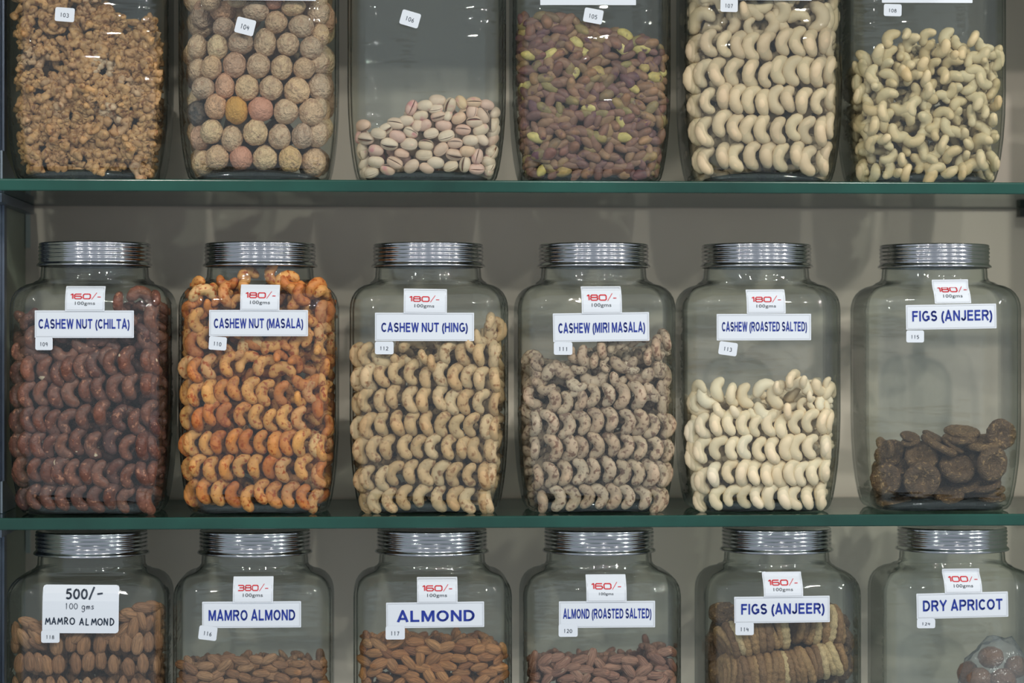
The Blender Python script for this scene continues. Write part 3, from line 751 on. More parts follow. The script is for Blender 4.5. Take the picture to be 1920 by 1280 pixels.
def tile(ox, oy, k, pts): return [(ox + p[0] / k, oy + p[1] / k) + tuple(p[2:]) for p in pts]
def inter(rows, y):  # a plain row at height y between left, right
    return rows

# --- T5 large raw cashews
a = lambda *p: tile(1280, 0, 3, p)
cashew_rows('T5', ('raw_cashew', 'rawbig'), 'large pale raw cashew', 'fifth top-shelf', [
 a((40, 290), (100, 275), (180, 240), (260, 250), (345, 255), (415, 265), (500, 260), (600, 240), (680, 235), (750, 245), (815, 240), (855, 255)),
 a((65, 440), (145, 420), (225, 410), (315, 410), (410, 415), (490, 425), (570, 395), (650, 400), (725, 395), (785, 410), (840, 395)),
 a((85, 590), (170, 570), (260, 545), (335, 560), (410, 565), (480, 580), (555, 560), (625, 555), (705, 575), (780, 575), (845, 550)),
 a((75, 740), (160, 740), (245, 700), (325, 720), (395, 730), (475, 725), (565, 735), (655, 720), (725, 735), (795, 745), (855, 715)),
 a((90, 905), (165, 905), (255, 875), (330, 885), (420, 875), (510, 875), (580, 885), (670, 870), (730, 905), (795, 915), (850, 880))],
 a((75, 60, -60), (165, 30, -120), (110, 135, -60, 1.1), (255, 125, 180, .9), (365, 35, 90, .9, 60), (365, 115, -85, 1.15), (395, 150, 0, .6), (470, 130, 180, .95), (520, 60, 170), (590, 95, 0, 1.1),
   (650, 125, -90, .85), (730, 95, 180, 1.05), (800, 90, 180), (850, 100, 180), (440, 5, 90, .8), (700, -15, -90), (830, -20, 180), (560, -20, 90), (270, -20, -90), (60, -40, 0), (150, -60, 180), (360, -70, -80), (480, -70, 180), (640, -80, 0), (760, -80, 180)),
 sc=1.22, lean=8)
heap(JARS['T5'], 'raw_cashew_heap', LOW_CASHEW, NM['rawbig'], [(1280, -40), (1580, -40)], .0145, 1.05, 'large pale raw cashews packed behind the front rows of the fifth top-shelf jar', 'cashews')
# --- M1
b1 = lambda *p: tile(0, 640, 3.556, p)
u1 = lambda *p: tile(0, 427, 3, p)
cashew_rows('M1', ('husked_cashew', 'chilta'), 'dark brown skin-on cashew', 'CHILTA', [
 b1((150, 215), (235, 185), (340, 185), (430, 215), (495, 185), (580, 165), (670, 150), (775, 140), (885, 130), (1005, 125), (1090, 135)),
 b1((150, 360), (215, 355), (310, 345), (415, 355), (515, 340), (610, 320), (700, 305), (810, 310), (910, 300), (1005, 290), (1080, 300)),
 b1((155, 530), (230, 515), (310, 520), (390, 540), (480, 540), (595, 505), (715, 480), (830, 510), (940, 530), (1020, 480), (1085, 550)),
 b1((100, 700), (145, 690), (215, 680), (295, 685), (375, 700), (460, 690), (555, 665), (660, 690), (785, 665), (880, 710), (985, 695), (1080, 690)),
 b1((110, 880), (180, 850), (265, 850), (365, 865), (440, 860), (525, 870), (620, 870), (705, 880), (805, 870), (885, 900), (985, 870), (1060, 880)),
 b1((180, 1040), (265, 1035), (365, 1030), (465, 1035), (570, 1035), (680, 1040), (785, 1030), (870, 1060), (980, 1045), (1060, 1060))],
 u1((145, 470, 100), (175, 540, -60, .8), (130, 600, 80, 1.1), (130, 690, 40, .8, 60), (160, 735, -80, .9), (370, 680, 90, 1.05), (570, 670, -80, 1.15), (690, 425, 20, .95, 55), (790, 415, -100, 1.05), (890, 425, -80, .9, 40),
    (870, 510, -20, 1.25), (910, 590, 0, .8), (850, 620, 20, 1.05), (770, 610, 180, .9), (230, 690, 60, .8), (915, 650, -60), (300, 640, -90), (480, 630, 90), (640, 620, 30), (700, 560, -60), (560, 590, 60), (400, 590, -30), (250, 570, 180), (220, 620, 0), (690, 690, 60, .9), (620, 730, -40, .8)),
 sc=1.14, lean=5)
heap(JARS['M1'], 'husked_cashew_heap', LOW_CASHEW, NM['chilta'], [(20, 600), (70, 620), (200, 600), (235, 575), (320, 575)], .0142, 1.0, 'dark brown cashews packed behind the front rows of the CHILTA jar', 'cashews')
# --- M2
l2 = lambda *p: tile(0, 853, 3, p)
cashew_rows('M2', ('masala_cashew', 'masala'), 'orange masala cashew', 'MASALA', [
 u1((1060, 790), (1130, 800), (1205, 780), (1310, 770)),
 u1((1070, 925), (1130, 940), (1210, 925), (1275, 920), (1350, 900), (1440, 915), (1520, 930), (1610, 930)),
 u1((1075, 1070), (1150, 1080), (1215, 1040), (1290, 1050), (1385, 1050), (1470, 1060), (1545, 1080), (1630, 1065), (1710, 1070)),
 u1((1045, 1220), (1110, 1210), (1185, 1210), (1255, 1210), (1340, 1200), (1410, 1200), (1490, 1205), (1575, 1220), (1650, 1210), (1720, 1210), (1800, 1220), (1870, 1240)),
 l2((1060, 80), (1135, 65), (1220, 80), (1300, 70), (1380, 65), (1465, 65), (1550, 60), (1620, 80), (1735, 70), (1810, 90), (1865, 110)),
 l2((1050, 215), (1105, 205), (1180, 200), (1265, 210), (1345, 215), (1425, 245), (1500, 205), (1575, 220), (1660, 225), (1735, 235), (1815, 260))],
 u1((1400, 770, -50, 1.1), (1505, 790, -60, 1.05), (1590, 830, -85, 1.0), (1720, 835, 90, 1.1), (1690, 945, 60, .8, 65), (1770, 920, 0, .9), (1850, 940, -60, .9, 40), (1810, 1020, -50, 1.15), (1860, 1110, 180, .9),
    (1040, 390, 180, .9), (1145, 400, -80, 1.05), (1190, 425, 70, .8, 50), (1290, 380, 0, 1, 55), (1350, 430, -60, .8), (1625, 390, 180), (1710, 370, 20, .9, 40), (1785, 360, -70), (1860, 390, -90, .9), (1060, 475, -40, .9), (1120, 465, 90, .7),
    (1240, 435, -90, .7), (1140, 520, 0), (1060, 550, -60, .85), (1840, 480, 0, 1.05), (1750, 490, 60, .9, 50), (1060, 640, 0, 1.0), (1115, 655, 10), (1170, 620, 0, .9), (1420, 680, -75, 1.05), (1545, 680, -70, 1.0), (1700, 670, -40, 1.1), (1580, 745, -90, .75, 50),
    (1660, 780, -120, .8, 60), (1790, 710, -90, .85, 60), (1820, 765, 60, .9, 60), (1880, 480, 180), (1820, 600, -70, 1.0), (1320, 680, 70, .8), (1630, 640, 0, .7), (1760, 560, 0, .8), (1880, 660, 0, .8), (1870, 850, 60, .9), (1300, 620, -90), (1450, 610, 20), (1530, 620, 120), (1250, 540, 0), (1400, 520, 90), (1600, 540, -80), (1700, 620, 180, .7),
    (1420, 330, 30), (1620, 320, -60), (1740, 330, 60), (1250, 340, 70), (1120, 350, -30), (1400, 285, -80, .9), (1560, 262, 10, .9), (1640, 290, 70, .9), (1280, 285, 80, .9)),
 sc=1.08, lean=6)
heap(JARS['M2'], 'masala_cashew_heap', LOW_CASHEW, NM['masala'], [(330, 540), (400, 528), (560, 526), (640, 540)], .0140, .97, 'orange masala cashews packed behind the front rows of the MASALA jar', 'cashews')
# --- M3
u3 = lambda *p: tile(640, 427, 3, p)
l3 = lambda *p: tile(640, 853, 3, p)
cashew_rows('M3', ('flecked_cashew', 'hing'), 'brown-flecked hing cashew', 'HING', [
 u3((100, 715), (165, 715), (620, 705), (720, 700), (800, 710), (870, 725), (920, 700)),
 u3((80, 850), (130, 850), (190, 840), (260, 820), (330, 810), (420, 815), (510, 845), (590, 820), (670, 840), (740, 840), (810, 855), (885, 855)),
 u3((95, 990), (165, 970), (250, 970), (320, 950), (420, 965), (490, 970), (585, 955), (660, 980), (725, 980), (805, 980), (890, 990)),
 u3((100, 1130), (180, 1115), (260, 1100), (345, 1095), (430, 1100), (510, 1100), (595, 1105), (680, 1115), (755, 1110), (835, 1120), (905, 1130)),
 u3((80, 1255), (150, 1250), (215, 1245), (290, 1235), (385, 1230), (460, 1230), (540, 1230), (630, 1235), (710, 1240), (780, 1245), (850, 1245), (920, 1260)),
 l3((95, 140), (175, 125), (260, 130), (325, 105), (420, 95), (510, 95), (585, 105), (660, 110), (745, 110), (820, 115), (885, 110)),
 l3((150, 260), (225, 255), (300, 250), (380, 235), (475, 230), (580, 240), (665, 245), (740, 250), (820, 250), (880, 250))],
 u3((790, 600, 60, .9, 40), (840, 545, -60, .9, 40), (875, 590, -30, 1.15), (925, 570, 180, .9), (240, 715, 90, .9), (400, 680, -80, 1.05), (410, 730, 90, .8), (530, 750, 60, .8, 50), (530, 690, 180, .9), (475, 710, 60, .8, 60), (330, 715, 90, .9, 50), (740, 640, 60, .8, 50), (650, 660, -90, .8), (925, 640, 0, .8)),
 sc=1.10, lean=6)
heap(JARS['M3'], 'flecked_cashew_heap', LOW_CASHEW, NM['hing'], [(655, 650), (880, 640), (920, 615), (955, 612)], .0142, 1.0, 'brown-flecked cashews packed behind the front rows of the HING jar', 'cashews')
# --- M4
cashew_rows('M4', ('peppered_cashew', 'miri'), 'grey-brown peppered cashew', 'MIRI MASALA', [
 u3((1160, 970), (1235, 980), (1315, 965), (1385, 940), (1470, 940), (1550, 945), (1635, 945)),
 u3((1050, 1100), (1150, 1100), (1235, 1110), (1325, 1100), (1400, 1085), (1485, 1080), (1580, 1090), (1650, 1090), (1720, 1110), (1800, 1115), (1855, 1110)),
 u3((1080, 1240), (1165, 1240), (1250, 1235), (1320, 1235), (1400, 1225), (1490, 1225), (1575, 1225), (1650, 1235), (1740, 1240), (1810, 1250), (1870, 1250)),
 l3((1070, 120), (1150, 110), (1230, 100), (1310, 90), (1385, 85), (1470, 80), (1550, 95), (1630, 100), (1705, 105), (1770, 110), (1835, 105)),
 l3((1100, 260), (1185, 240), (1265, 240), (1350, 230), (1425, 235), (1500, 230), (1580, 235), (1670, 240), (1740, 250), (1810, 245))],
 u3((1095, 945, 30, .9, 50), (1060, 760, -90, .9), (1120, 755, 0, .7), (1050, 830, 180, .9), (1120, 835, 120, .9, 50), (1215, 845, -85, 1.15), (1265, 770, 80, 1.0, 10), (1390, 710, 40, 1.0, 40), (1320, 700, 60, .8, 50), (1480, 685, -30, .9, 60),
    (1440, 760, -60, .8, 50), (1420, 820, 92, 1.1), (1555, 690, -80, .9), (1590, 735, 92, 1.1), (1500, 770, 0, .6), (1560, 830, 80, .95, 40), (1680, 800, 95, 1.05), (1740, 730, -40, .9, 60), (1680, 655, -70, .9), (1780, 680, -20, 1.1, 50), (1840, 640, -30, 1, 60),
    (1760, 885, 92, 1.1), (1050, 900, 0, 1.0), (1800, 780, 60, .9), (1850, 830, 180, .9), (1840, 890, 60, .8), (1610, 670, -70, .9), (1740, 840, -80, .7), (1330, 860, 60, .8), (1060, 1010, 90, .9), (1730, 980, -80, .75), (1840, 985, 0, 1.05), (1150, 880, 90, .8), (1290, 900, 180, .7), (1860, 750, 0, .8), (1640, 770, 60, .7), (1340, 770, 100, .7)),
 open_right=False, sc=1.10, lean=5)
heap(JARS['M4'], 'peppered_cashew_heap', LOW_CASHEW, NM['miri'], [(975, 680), (1030, 690), (1090, 660), (1200, 650), (1275, 640)], .0142, 1.0, 'grey-brown cashews packed behind the front rows of the MIRI MASALA jar', 'cashews')
# --- M5
u5 = lambda *p: tile(1280, 427, 3, p)
l5 = lambda *p: tile(1280, 853, 3, p)
cashew_rows('M5', ('salted_cashew', 'salted'), 'cream salted cashew', 'ROASTED SALTED', [
 u5((90, 1150), (145, 1110), (220, 1100), (295, 1095), (370, 1100), (435, 1115), (515, 1100), (590, 1120), (660, 1095), (735, 1090), (800, 1090), (865, 1090)),
 u5((50, 1235), (80, 1290), (140, 1250), (220, 1240), (300, 1240), (375, 1230), (455, 1245), (530, 1250), (610, 1235), (670, 1235), (740, 1230), (805, 1230), (860, 1235)),
 l5((75, 150), (145, 145), (205, 110), (285, 95), (365, 100), (430, 100), (505, 105), (570, 105), (635, 95), (690, 105), (760, 95), (815, 85), (870, 80)),
 l5((130, 250), (220, 240), (295, 235), (375, 230), (445, 230), (520, 230), (600, 230), (655, 235), (725, 235), (795, 220), (850, 230))],
 u5((105, 980, 35, 1.05), (155, 940, 50, 1.0), (230, 910, 0, 1.0), (290, 935, 25, 1.0, 55), (375, 940, 10, 1.0), (470, 925, -60, 1.0), (480, 1010, 80, 1.05), (560, 940, -10, 1.1), (650, 920, -100, 1.15), (780, 870, 80, 1.05), (860, 880, 0, .6), (825, 950, -85, 1.1),
    (65, 1055, 90, .7), (210, 1010, 60, .9, 65), (300, 1010, 90, .9, 55), (600, 1020, 60, .9, 60), (690, 1000, 0, .6), (725, 940, 60, .6, 50), (740, 985, 0, .5), (800, 1000, -70, .9), (855, 1010, 60, .8), (60, 920, -80, .8), (40, 985, 0, .7), (420, 1030, 80, .7), (620, 860, -40, .9, 60), (540, 885, 60, .7, 60), (700, 850, 70, .8, 50)),
 sc=1.10, lean=8)
heap(JARS['M5'], 'salted_cashew_heap', LOW_CASHEW, NM['salted'], [(1285, 748), (1400, 742), (1500, 730), (1580, 735)], .0142, 1.0, 'cream salted cashews packed behind the front rows of the ROASTED SALTED jar', 'cashews')

# --- poisson layers of loose nuts
def scatter(x0, x1, top, ybot, d, n=300, seed=1, asp=1.0):
    r_ = random.Random(seed); P = []
    tx = [p[0] for p in top]; ty = [p[1] for p in top]
    for _ in range(n * 160):
        x = r_.uniform(x0, x1); y = r_.uniform(min(ty), ybot)
        if y < np.interp(x, tx, ty): continue
        if any((x - a_) ** 2 + ((y - b_) * asp) ** 2 < d * d for a_, b_ in P): continue
        P.append((x, y))
        if len(P) >= n: break
    return P
# T6 small raw cashews
J = JARS['T6']; vs = variants('small_cashew', cashew, 6, NM['rawsmall'], span=80, fat=1.16)
top6 = [(1590, 112), (1640, 108), (1655, 88), (1680, 72), (1730, 70), (1760, 72), (1868, 76)]
sel = []
for (px, py) in scatter(1596, 1864, top6, 324, 19.5, 190, 3):
    s = random.uniform(.78, 1.0); edge = random.random() < .42
    sel.append(put(J, 'small_cashew', vs[random.randrange(6)], px, py, .006 + random.uniform(0, .003), random.uniform(0, 360), random.choice((-1, 1)) * random.uniform(50, 85) if edge else random.uniform(-30, 30), random.uniform(-30, 30), s,
        cap=.007, category='cashew', group='small loose cashews'))
tiers(sel, 'small raw cashew in rightmost top-shelf jar', 18)
heap(J, 'small_cashew_heap', LOW_CASHEW, NM['rawsmall'], top6, .0128, .85, 'small raw cashews heaped behind the front layer of the rightmost top-shelf jar', 'cashews')
# T1 walnuts
J = JARS['T1']; vs = variants('walnut_piece', walnut, 9, NM['walnut'])
top1 = [(20, -60), (150, -40), (200, 10), (225, 40), (290, 52), (318, 75)]
sel = []
for (px, py) in scatter(34, 306, top1, 312, 24, 300, 5):
    s = random.uniform(1.05, 1.4)
    sel.append(put(J, 'walnut_piece', vs[random.randrange(9)], px, py, .0075 + random.uniform(0, .005), random.uniform(0, 360), random.uniform(-40, 40), random.uniform(-35, 35), s,
        cap=.0155, category='walnut', group='walnut pieces in the jar'))
tiers(sel, 'crinkled walnut piece in its jar', 20)
heap(J, 'walnut_heap', LOW_WAL, NM['walnut'], top1, .0150, 1.05, 'walnut pieces heaped behind the front layer of the leftmost top-shelf jar', 'walnuts', first=1.3, margin=.0165)
# T4 pistachio kernels
J = JARS['T4']; vs = variants('pistachio_kernel', kernel, 6, NM['kern'])
top4 = [(958, 40), (990, 30), (1060, 30), (1110, 46), (1170, 62), (1255, 95)]
sel = []
for (px, py) in scatter(968, 1248, top4, 328, 12.6, 315, 8, 1.15):
    s = random.uniform(.9, 1.25)
    sel.append(put(J, 'pistachio_kernel', vs[random.randrange(6)], px, py, .0045 + random.uniform(0, .003), 90 + random.gauss(0, 42), random.uniform(-25, 25), random.uniform(-35, 35), s,
        cap=.005, category='pistachio', group='pistachio kernels in the jar'))
tiers(sel, 'shelled pistachio kernel', 13)
heap(J, 'pistachio_kernel_heap', LOW_KERN, NM['kern'], top4, .0098, 1.1, 'pistachio kernels heaped behind the front layer of the fourth top-shelf jar', 'pistachios', first=.7)
# T3 pistachios in shell
J = JARS['T3']; shells = [mesh('pistachio_shell', *pistachio_shell(i), NM['shell']) for i in range(6)]
kv, kf = kernel(1); core = mesh('pistachio_core', (kv * np.array((1.15, 1.0, .9)))[:, [2, 1, 0]], kf, NM['inkern'])
P = [(125, 705, 0), (75, 765, 80), (140, 780, -10), (210, 750, -10), (305, 695, -10), (365, 680, 5), (315, 765, -20), (390, 745, -25), (270, 810, -10), (380, 810, -5), (110, 855, -65), (195, 845, -15), (340, 865, -10), (465, 870, 0),
     (80, 915, 60), (195, 910, -10), (300, 915, -30), (395, 935, 40), (480, 945, -20), (170, 970, 15), (260, 955, -20), (95, 965, 20), (395, 605, 65), (470, 595, 5), (445, 650, 10), (530, 610, 10), (610, 595, 70), (675, 575, -60), (745, 575, 0), (820, 590, -10),
     (870, 635, 20), (735, 625, 80), (795, 650, -60), (660, 665, 30), (545, 655, 15), (465, 705, 25), (575, 705, -5), (685, 730, -5), (750, 685, 0), (505, 750, 15), (590, 765, 20), (785, 730, 25), (850, 705, 75), (890, 690, 40), (475, 815, -10), (560, 840, 40), (640, 805, 0),
     (725, 790, 0), (790, 785, -40), (865, 785, 50), (635, 870, -10), (710, 850, 0), (765, 880, 75), (845, 860, -5), (530, 915, -5), (615, 935, 25), (695, 925, 80), (825, 910, -10), (760, 950, 0), (540, 565, 0), (70, 840, 60), (65, 715, 60), (250, 725, 30), (430, 700, 70), (130, 925, 30), (600, 650, 60), (850, 960, 20), (890, 740, 70), (890, 860, 60), (70, 975, 30), (885, 930, 60)]
sel = []
for i, (px, py, th) in enumerate(tile(640, 0, 3, P)):
    o = put(J, 'pistachio', shells[i % 6], px, py, .0064 + random.uniform(0, .002), th + random.choice((0, 180)), random.uniform(-20, 20), random.uniform(-25, 25), random.uniform(.88, 1.04) * (.7 if i in (61, 64, 65) else 1),
            cap=.007, category='pistachio', group='pistachios in their shells')
    k_ = obj('kernel', core, o); sel.append(o)
tiers(sel, 'pistachio in split shell', 13)
topt = [(655, 245), (690, 240), (730, 235), (760, 205), (790, 195), (945, 200)]
LOW_SH = [(lambda q: (q[0][:, [2, 1, 0]] * np.array((1.05, 1.5, 1.3)), q[1][:, ::-1]))(kernel(i, 8, 6)) for i in range(2)]
heap(J, 'pistachio_heap', LOW_SH, NM['shell'], topt, .0130, .98, 'unshelled pistachios heaped behind the front layer of the third top-shelf jar', 'pistachios')
# T2 dried fruits
J = JARS['T2']
fr = variants('dried_fruit', dried_fruit, 7, NM['fruit'], sub=4)
fo_ = mesh('dried_fruit', *dried_fruit(2, 4), NM['fruit_orange']); fd_ = mesh('dried_fruit', *dried_fruit(9, 4, .22), NM['fruit_dark']); fp_ = mesh('dried_fruit', *dried_fruit(4, 4), NM['fruit_pink'])
R2 = [[(1110, 915, 57, 70), (1222, 885, 65, 70), (1355, 890, 63, 68), (1490, 890, 70, 70), (1632, 895, 65, 75), (1775, 910, 70, 77), (1865, 885, 40, 70)],
      [(1085, 775, 52, 70), (1190, 740, 63, 68), (1305, 780, 60, 72), (1437, 745, 68, 75), (1572, 770, 62, 72), (1700, 765, 60, 72), (1830, 755, 65, 75)],
      [(1105, 640, 55, 72), (1215, 600, 63, 70), (1330, 620, 63, 77), (1465, 615, 70, 70), (1610, 628, 70, 70), (1750, 632, 70, 75), (1865, 610, 45, 65)],
      [(1070, 540, 30, 50), (1145, 495, 65, 62), (1265, 485, 55, 72), (1390, 495, 68, 72), (1525, 495, 65, 68), (1670, 510, 72, 75), (1810, 490, 68, 75)],
      [(1085, 395, 52, 65), (1190, 380, 58, 68), (1320, 365, 65, 72), (1455, 370, 65, 70), (1585, 380, 60, 70), (1710, 385, 62, 60), (1840, 355, 62, 65)],
      [(1110, 265, 57, 70), (1225, 265, 57, 72), (1355, 240, 70, 65), (1490, 240, 63, 78), (1620, 250, 60, 65), (1750, 270, 63, 65), (1850, 200, 55, 65)],
      [(1140, 90, 58, 78), (1260, 155, 60, 55), (1440, 60, 75, 60), (1555, 125, 62, 62), (1695, 150, 68, 65), (1800, 75, 62, 70)],
      [(1070, 60, 40, 55), (1185, 10, 55, 50), (1255, 65, 70, 55), (1335, 0, 60, 45), (1540, 10, 50, 45), (1650, 40, 68, 50), (1870, 10, 50, 60)]]
for ri, row in enumerate(R2):
    for ci, (x, y, rx, ry) in enumerate(row):
        px, py = x / 3, y / 3; m_ = fr[random.randrange(7)]; lk = 'tan wrinkled dried fruit'
        if (ri, ci) == (2, 0): m_, lk = fd_, 'blackened wrinkled dried fruit'
        if (ri, ci) in ((2, 2),): m_, lk = fo_, 'orange-tinged dried fruit'
        if (ri, ci) in ((2, 3), (0, 2), (7, 4)): m_, lk = fp_, 'pinkish dried fruit'
        behind = .014 if (ri == 6 and ci < 1) or (ri == 7 and ci in (2,)) or (ri, ci) in ((0, 6), (3, 0), (7, 0)) else 0
        put(J, 'dried_fruit', m_, px, py, .0155 + random.uniform(0, .0015) + behind, random.uniform(-8, 8), random.uniform(-10, 10), random.uniform(-10, 10), (rx / 3 * PXM * 52.5, 1.02, ry / 3 * PXM * 52.5),
            cap=rx / 3 * PXM * .8, label='%s, %s from left in the %s of its jar' % (lk, ORD[ci], 'bottom row' if ri == 0 else ORD[ri] + ' row up'), category='dried fruit', group='round dried fruits in the jar')
heap(J, 'dried_fruit_heap', LOW_FRUIT, NM['fruit'], [(340, -90), (640, -90)], .034, 1.0, 'round dried fruits packed behind the front rows of the second top-shelf jar', 'dried fruits', bottom=.024, margin=.019, first=.9)

# ------------------------------------------------------------------ almonds
def almonds(key, name, mname, P, sc, lab, grp, cat='almond', upright=False):
    sel = []
    J = JARS[key]; vs = variants(name, almond, 6, NM[mname], wd=.84)
    for e in P:
        px, py = e[:2]; th = e[2] if len(e) > 2 else 0
        s = sc * random.uniform(.92, 1.08) * (e[3] if len(e) > 3 else 1)
        sel.append(put(J, name, vs[random.randrange(6)], px, py, .0052 * s + random.uniform(0, .003), th, random.uniform(-24, 24), random.uniform(-15, 15), s, cap=.006, category=cat, group=grp))
    tiers(sel, lab, 16)
# B1 upright rows
J = JARS['B1']; vs = variants('mamro_almond', almond, 6, NM['mamro'])
rowsB = [l2((110, 1170), (165, 1160), (215, 1165), (265, 1180), (330, 1175), (425, 1170), (500, 1160), (570, 1150), (640, 1175), (725, 1190), (805, 1170), (880, 1180)),
         l2((75, 1060), (320, 1070), (400, 1050), (470, 1065), (560, 1060), (650, 1050), (710, 1050), (775, 1060), (835, 1050), (890, 1040))]
for ri, row in enumerate(rowsB):
    for ci, (px, py) in enumerate(row):
        put(J, 'mamro_almond', vs[random.randrange(6)], px, py, .0055 + random.uniform(0, .001), random.gauss(0, 6), random.uniform(-35, 35), 0, random.uniform(.84, .92), cap=.005,
            label='brown mamro almond, %s from left in the %s upright row of its jar' % (ORD[ci], ('upper', 'lower')[ri == 0]), category='almond', group='mamro almonds standing in rows')
for k in range(1, 6):
    pass
almonds('B1', 'mamro_almond', 'mamro', [(28 + i * 22.5, 1285 + (i % 3) * 3, random.gauss(0, 6)) for i in range(12)] , .88, 'mamro almond of the row cut by the photo edge', 'mamro almonds at the picture edge')
almonds('B1', 'mamro_almond', 'mamro', l2((800, 860, 82), (880, 885, 5, 1.05), (790, 920, 15), (700, 975, -48), (835, 945, -20, .9), (740, 890, 78), (165, 940, 70), (215, 975, 55), (135, 1030, 30, 1.1), (195, 1010, 45, 1.1), (90, 1000, 20), (215, 1060, 60, .9), (900, 960, 5), (700, 910, 85), (640, 1000, -60), (850, 850, 80), (240, 1010, 60), (580, 1010, 30), (440, 1010, -40), (750, 970, -10)),
        .95, 'mamro almond askew above the upright rows', 'askew mamro almonds')
heap(J, 'mamro_almond_heap', LOW_ALMOND, NM['mamro'], [(15, 1180), (60, 1165), (150, 1185), (230, 1165), (255, 1145), (320, 1142)], .0130, .92, 'mamro almonds heaped behind the front rows of the jar with the handwritten sticker', 'almonds', bottom=.10)
# B2, B3, B4 loose
def loose(key, name, mname, x0, x1, top, d, n, seed, sc, lab, grp, spread=28):
    P = [(px, py, 90 + random.gauss(0, spread)) for px, py in scatter(x0, x1, top, 1300, d, n, seed, 1.35)]
    almonds(key, name, mname, P, sc, lab, grp)
    heap(JARS[key], name + '_heap', LOW_ALMOND, NM[mname], top, .0130, sc, grp + ', the part behind the front layer', 'almonds', bottom=.085)
loose('B2', 'pale_mamro_almond', 'mamro', 330, 616, [(325, 1232), (380, 1240), (420, 1232), (560, 1238), (620, 1240)], 19, 90, 11, .80, 'light almond in printed MAMRO ALMOND jar', 'almonds of the printed MAMRO ALMOND jar', 22)
loose('B3', 'almond', 'almond', 670, 952, [(665, 1205), (760, 1200), (860, 1202), (955, 1215)], 21, 110, 12, .86, 'brown almond in plain ALMOND jar', 'almonds of the plain ALMOND jar', 32)
loose('B4', 'roasted_almond', 'ralmond', 988, 1274, [(985, 1232), (1140, 1232), (1200, 1235), (1240, 1222), (1278, 1212)], 20, 100, 13, .84, 'reddish almond in ALMOND (ROASTED SALTED) jar', 'salted almonds of the ROASTED SALTED jar', 38)

# ------------------------------------------------------------------ figs
J = JARS['M6']; figs = [mesh('dried_fig', *fig_disc(i), NM['fig']) for i in range(5)]
# px, py (4.266 zoom), radius, theta of long axis, tilt about x (0 faces us, 90 lies flat), yaw, extra depth, description
F_ = [(265, 850, 128, 0, 8, -14, .0, 'face-on dried fig low at the left of the jar'), (550, 850, 152, 0, -8, 4, .0, 'largest face-on dried fig, low left of centre'),
      (540, 665, 135, 0, 22, -6, .016, 'dried fig peeping over the largest one'), (1110, 720, 142, 0, -6, 22, .0, 'upright oval dried fig right of centre'),
      (1200, 490, 130, 0, -5, 12, .006, 'topmost dried fig leaning on the right side'), (830, 755, 148, -6, 46, 0, .006, 'dished dried fig tilted upwards in the middle'),
      (280, 660, 112, 0, 48, 0, .018, 'amber-rimmed dried fig at the left behind the front one'), (315, 740, 110, -30, 66, 0, .016, 'light thin dried fig edge at the left'),
      (455, 505, 85, -10, 66, 0, .026, 'small dark dried fig at the back left'), (455, 545, 80, 15, 72, 0, .020, 'dried fig leaning below the small dark one'),
      (640, 505, 95, -25, 76, 0, .030, 'dried fig edge at the top left of the middle'), (690, 575, 165, -27, 80, 0, .010, 'long dried fig edge sloping down to the right'),
      (790, 570, 110, -35, 78, 0, .020, 'dried fig edge tucked behind the sloping one'), (870, 465, 150, -3, 78, 0, .024, 'flat dried fig on top of the middle pile'),
      (850, 520, 140, -2, 80, 0, .016, 'flat dried fig second from the top of the middle'), (1040, 555, 152, 6, 72, 0, .010, 'curved flat dried fig under the topmost one'),
      (210, 575, 75, 0, 30, 50, .030, 'dried fig at the upper left rear'), (152, 610, 80, 0, 0, -72, .006, 'edge-on dried fig against the left glass'),
      (330, 1025, 150, 3, 80, 0, .002, 'pale flat dried fig at the bottom left'), (760, 970, 125, 4, 62, 0, .002, 'dried fig lying at the bottom centre'),
      (900, 880, 120, 14, 60, 0, .014, 'dark dried fig under the dished one'), (1050, 895, 140, 12, 78, 0, .008, 'pale dried fig edge under the upright oval'),
      (1090, 945, 130, 15, 80, 0, .006, 'folded dried fig edge near the bottom right'), (1225, 880, 95, 0, 10, 50, .012, 'dried fig standing at the lower right'),
      (1255, 765, 65, 0, 60, 0, .010, 'small dried fig at the right glass'), (1120, 990, 115, 4, 78, 0, .002, 'dried fig lying flat at the bottom right'),
      (1270, 620, 95, 0, -10, 40, .020, 'dried fig behind the topmost one at the right'), (420, 780, 110, 0, 10, 0, .034, 'dark dried fig deep in the left pile'), (700, 720, 120, 0, 20, 0, .034, 'dark dried fig deep in the middle'),
      (960, 680, 120, 0, 20, 0, .034, 'dark dried fig deep in the right pile'), (330, 600, 90, 0, 50, 0, .05, 'dark dried fig far back at the left')]
for i, (x, y, r, th, tilt, yaw, dp, lb) in enumerate(F_):
    px, py = 1600 + x / 4.266, 700 + y / 4.266; rad = r / 4.266 / 1765
    T_ = math.radians(tilt); extra = rad * abs(math.sin(T_)) * .9 + rad * .33 * abs(math.cos(T_)) + rad * abs(math.sin(math.radians(yaw))) * .8
    o = put(J, 'dried_fig', figs[i % 5], px, py, .001 + extra + dp, 0, 0, 0, rad, cap=.010, label=lb, category='fig', group='flat figs in the right-hand jar')
    loc = o.matrix_world.translation.copy()
    o.matrix_world = Matrix.Translation(loc) @ Matrix.Rotation(math.radians(yaw), 4, 'Z') @ Matrix.Rotation(math.radians(-th), 4, 'Y') @ Matrix.Rotation(-T_, 4, 'X') @ Matrix.Diagonal((rad / .03, rad / .03 * (.85 if tilt < 60 else .55), rad / .03, 1))
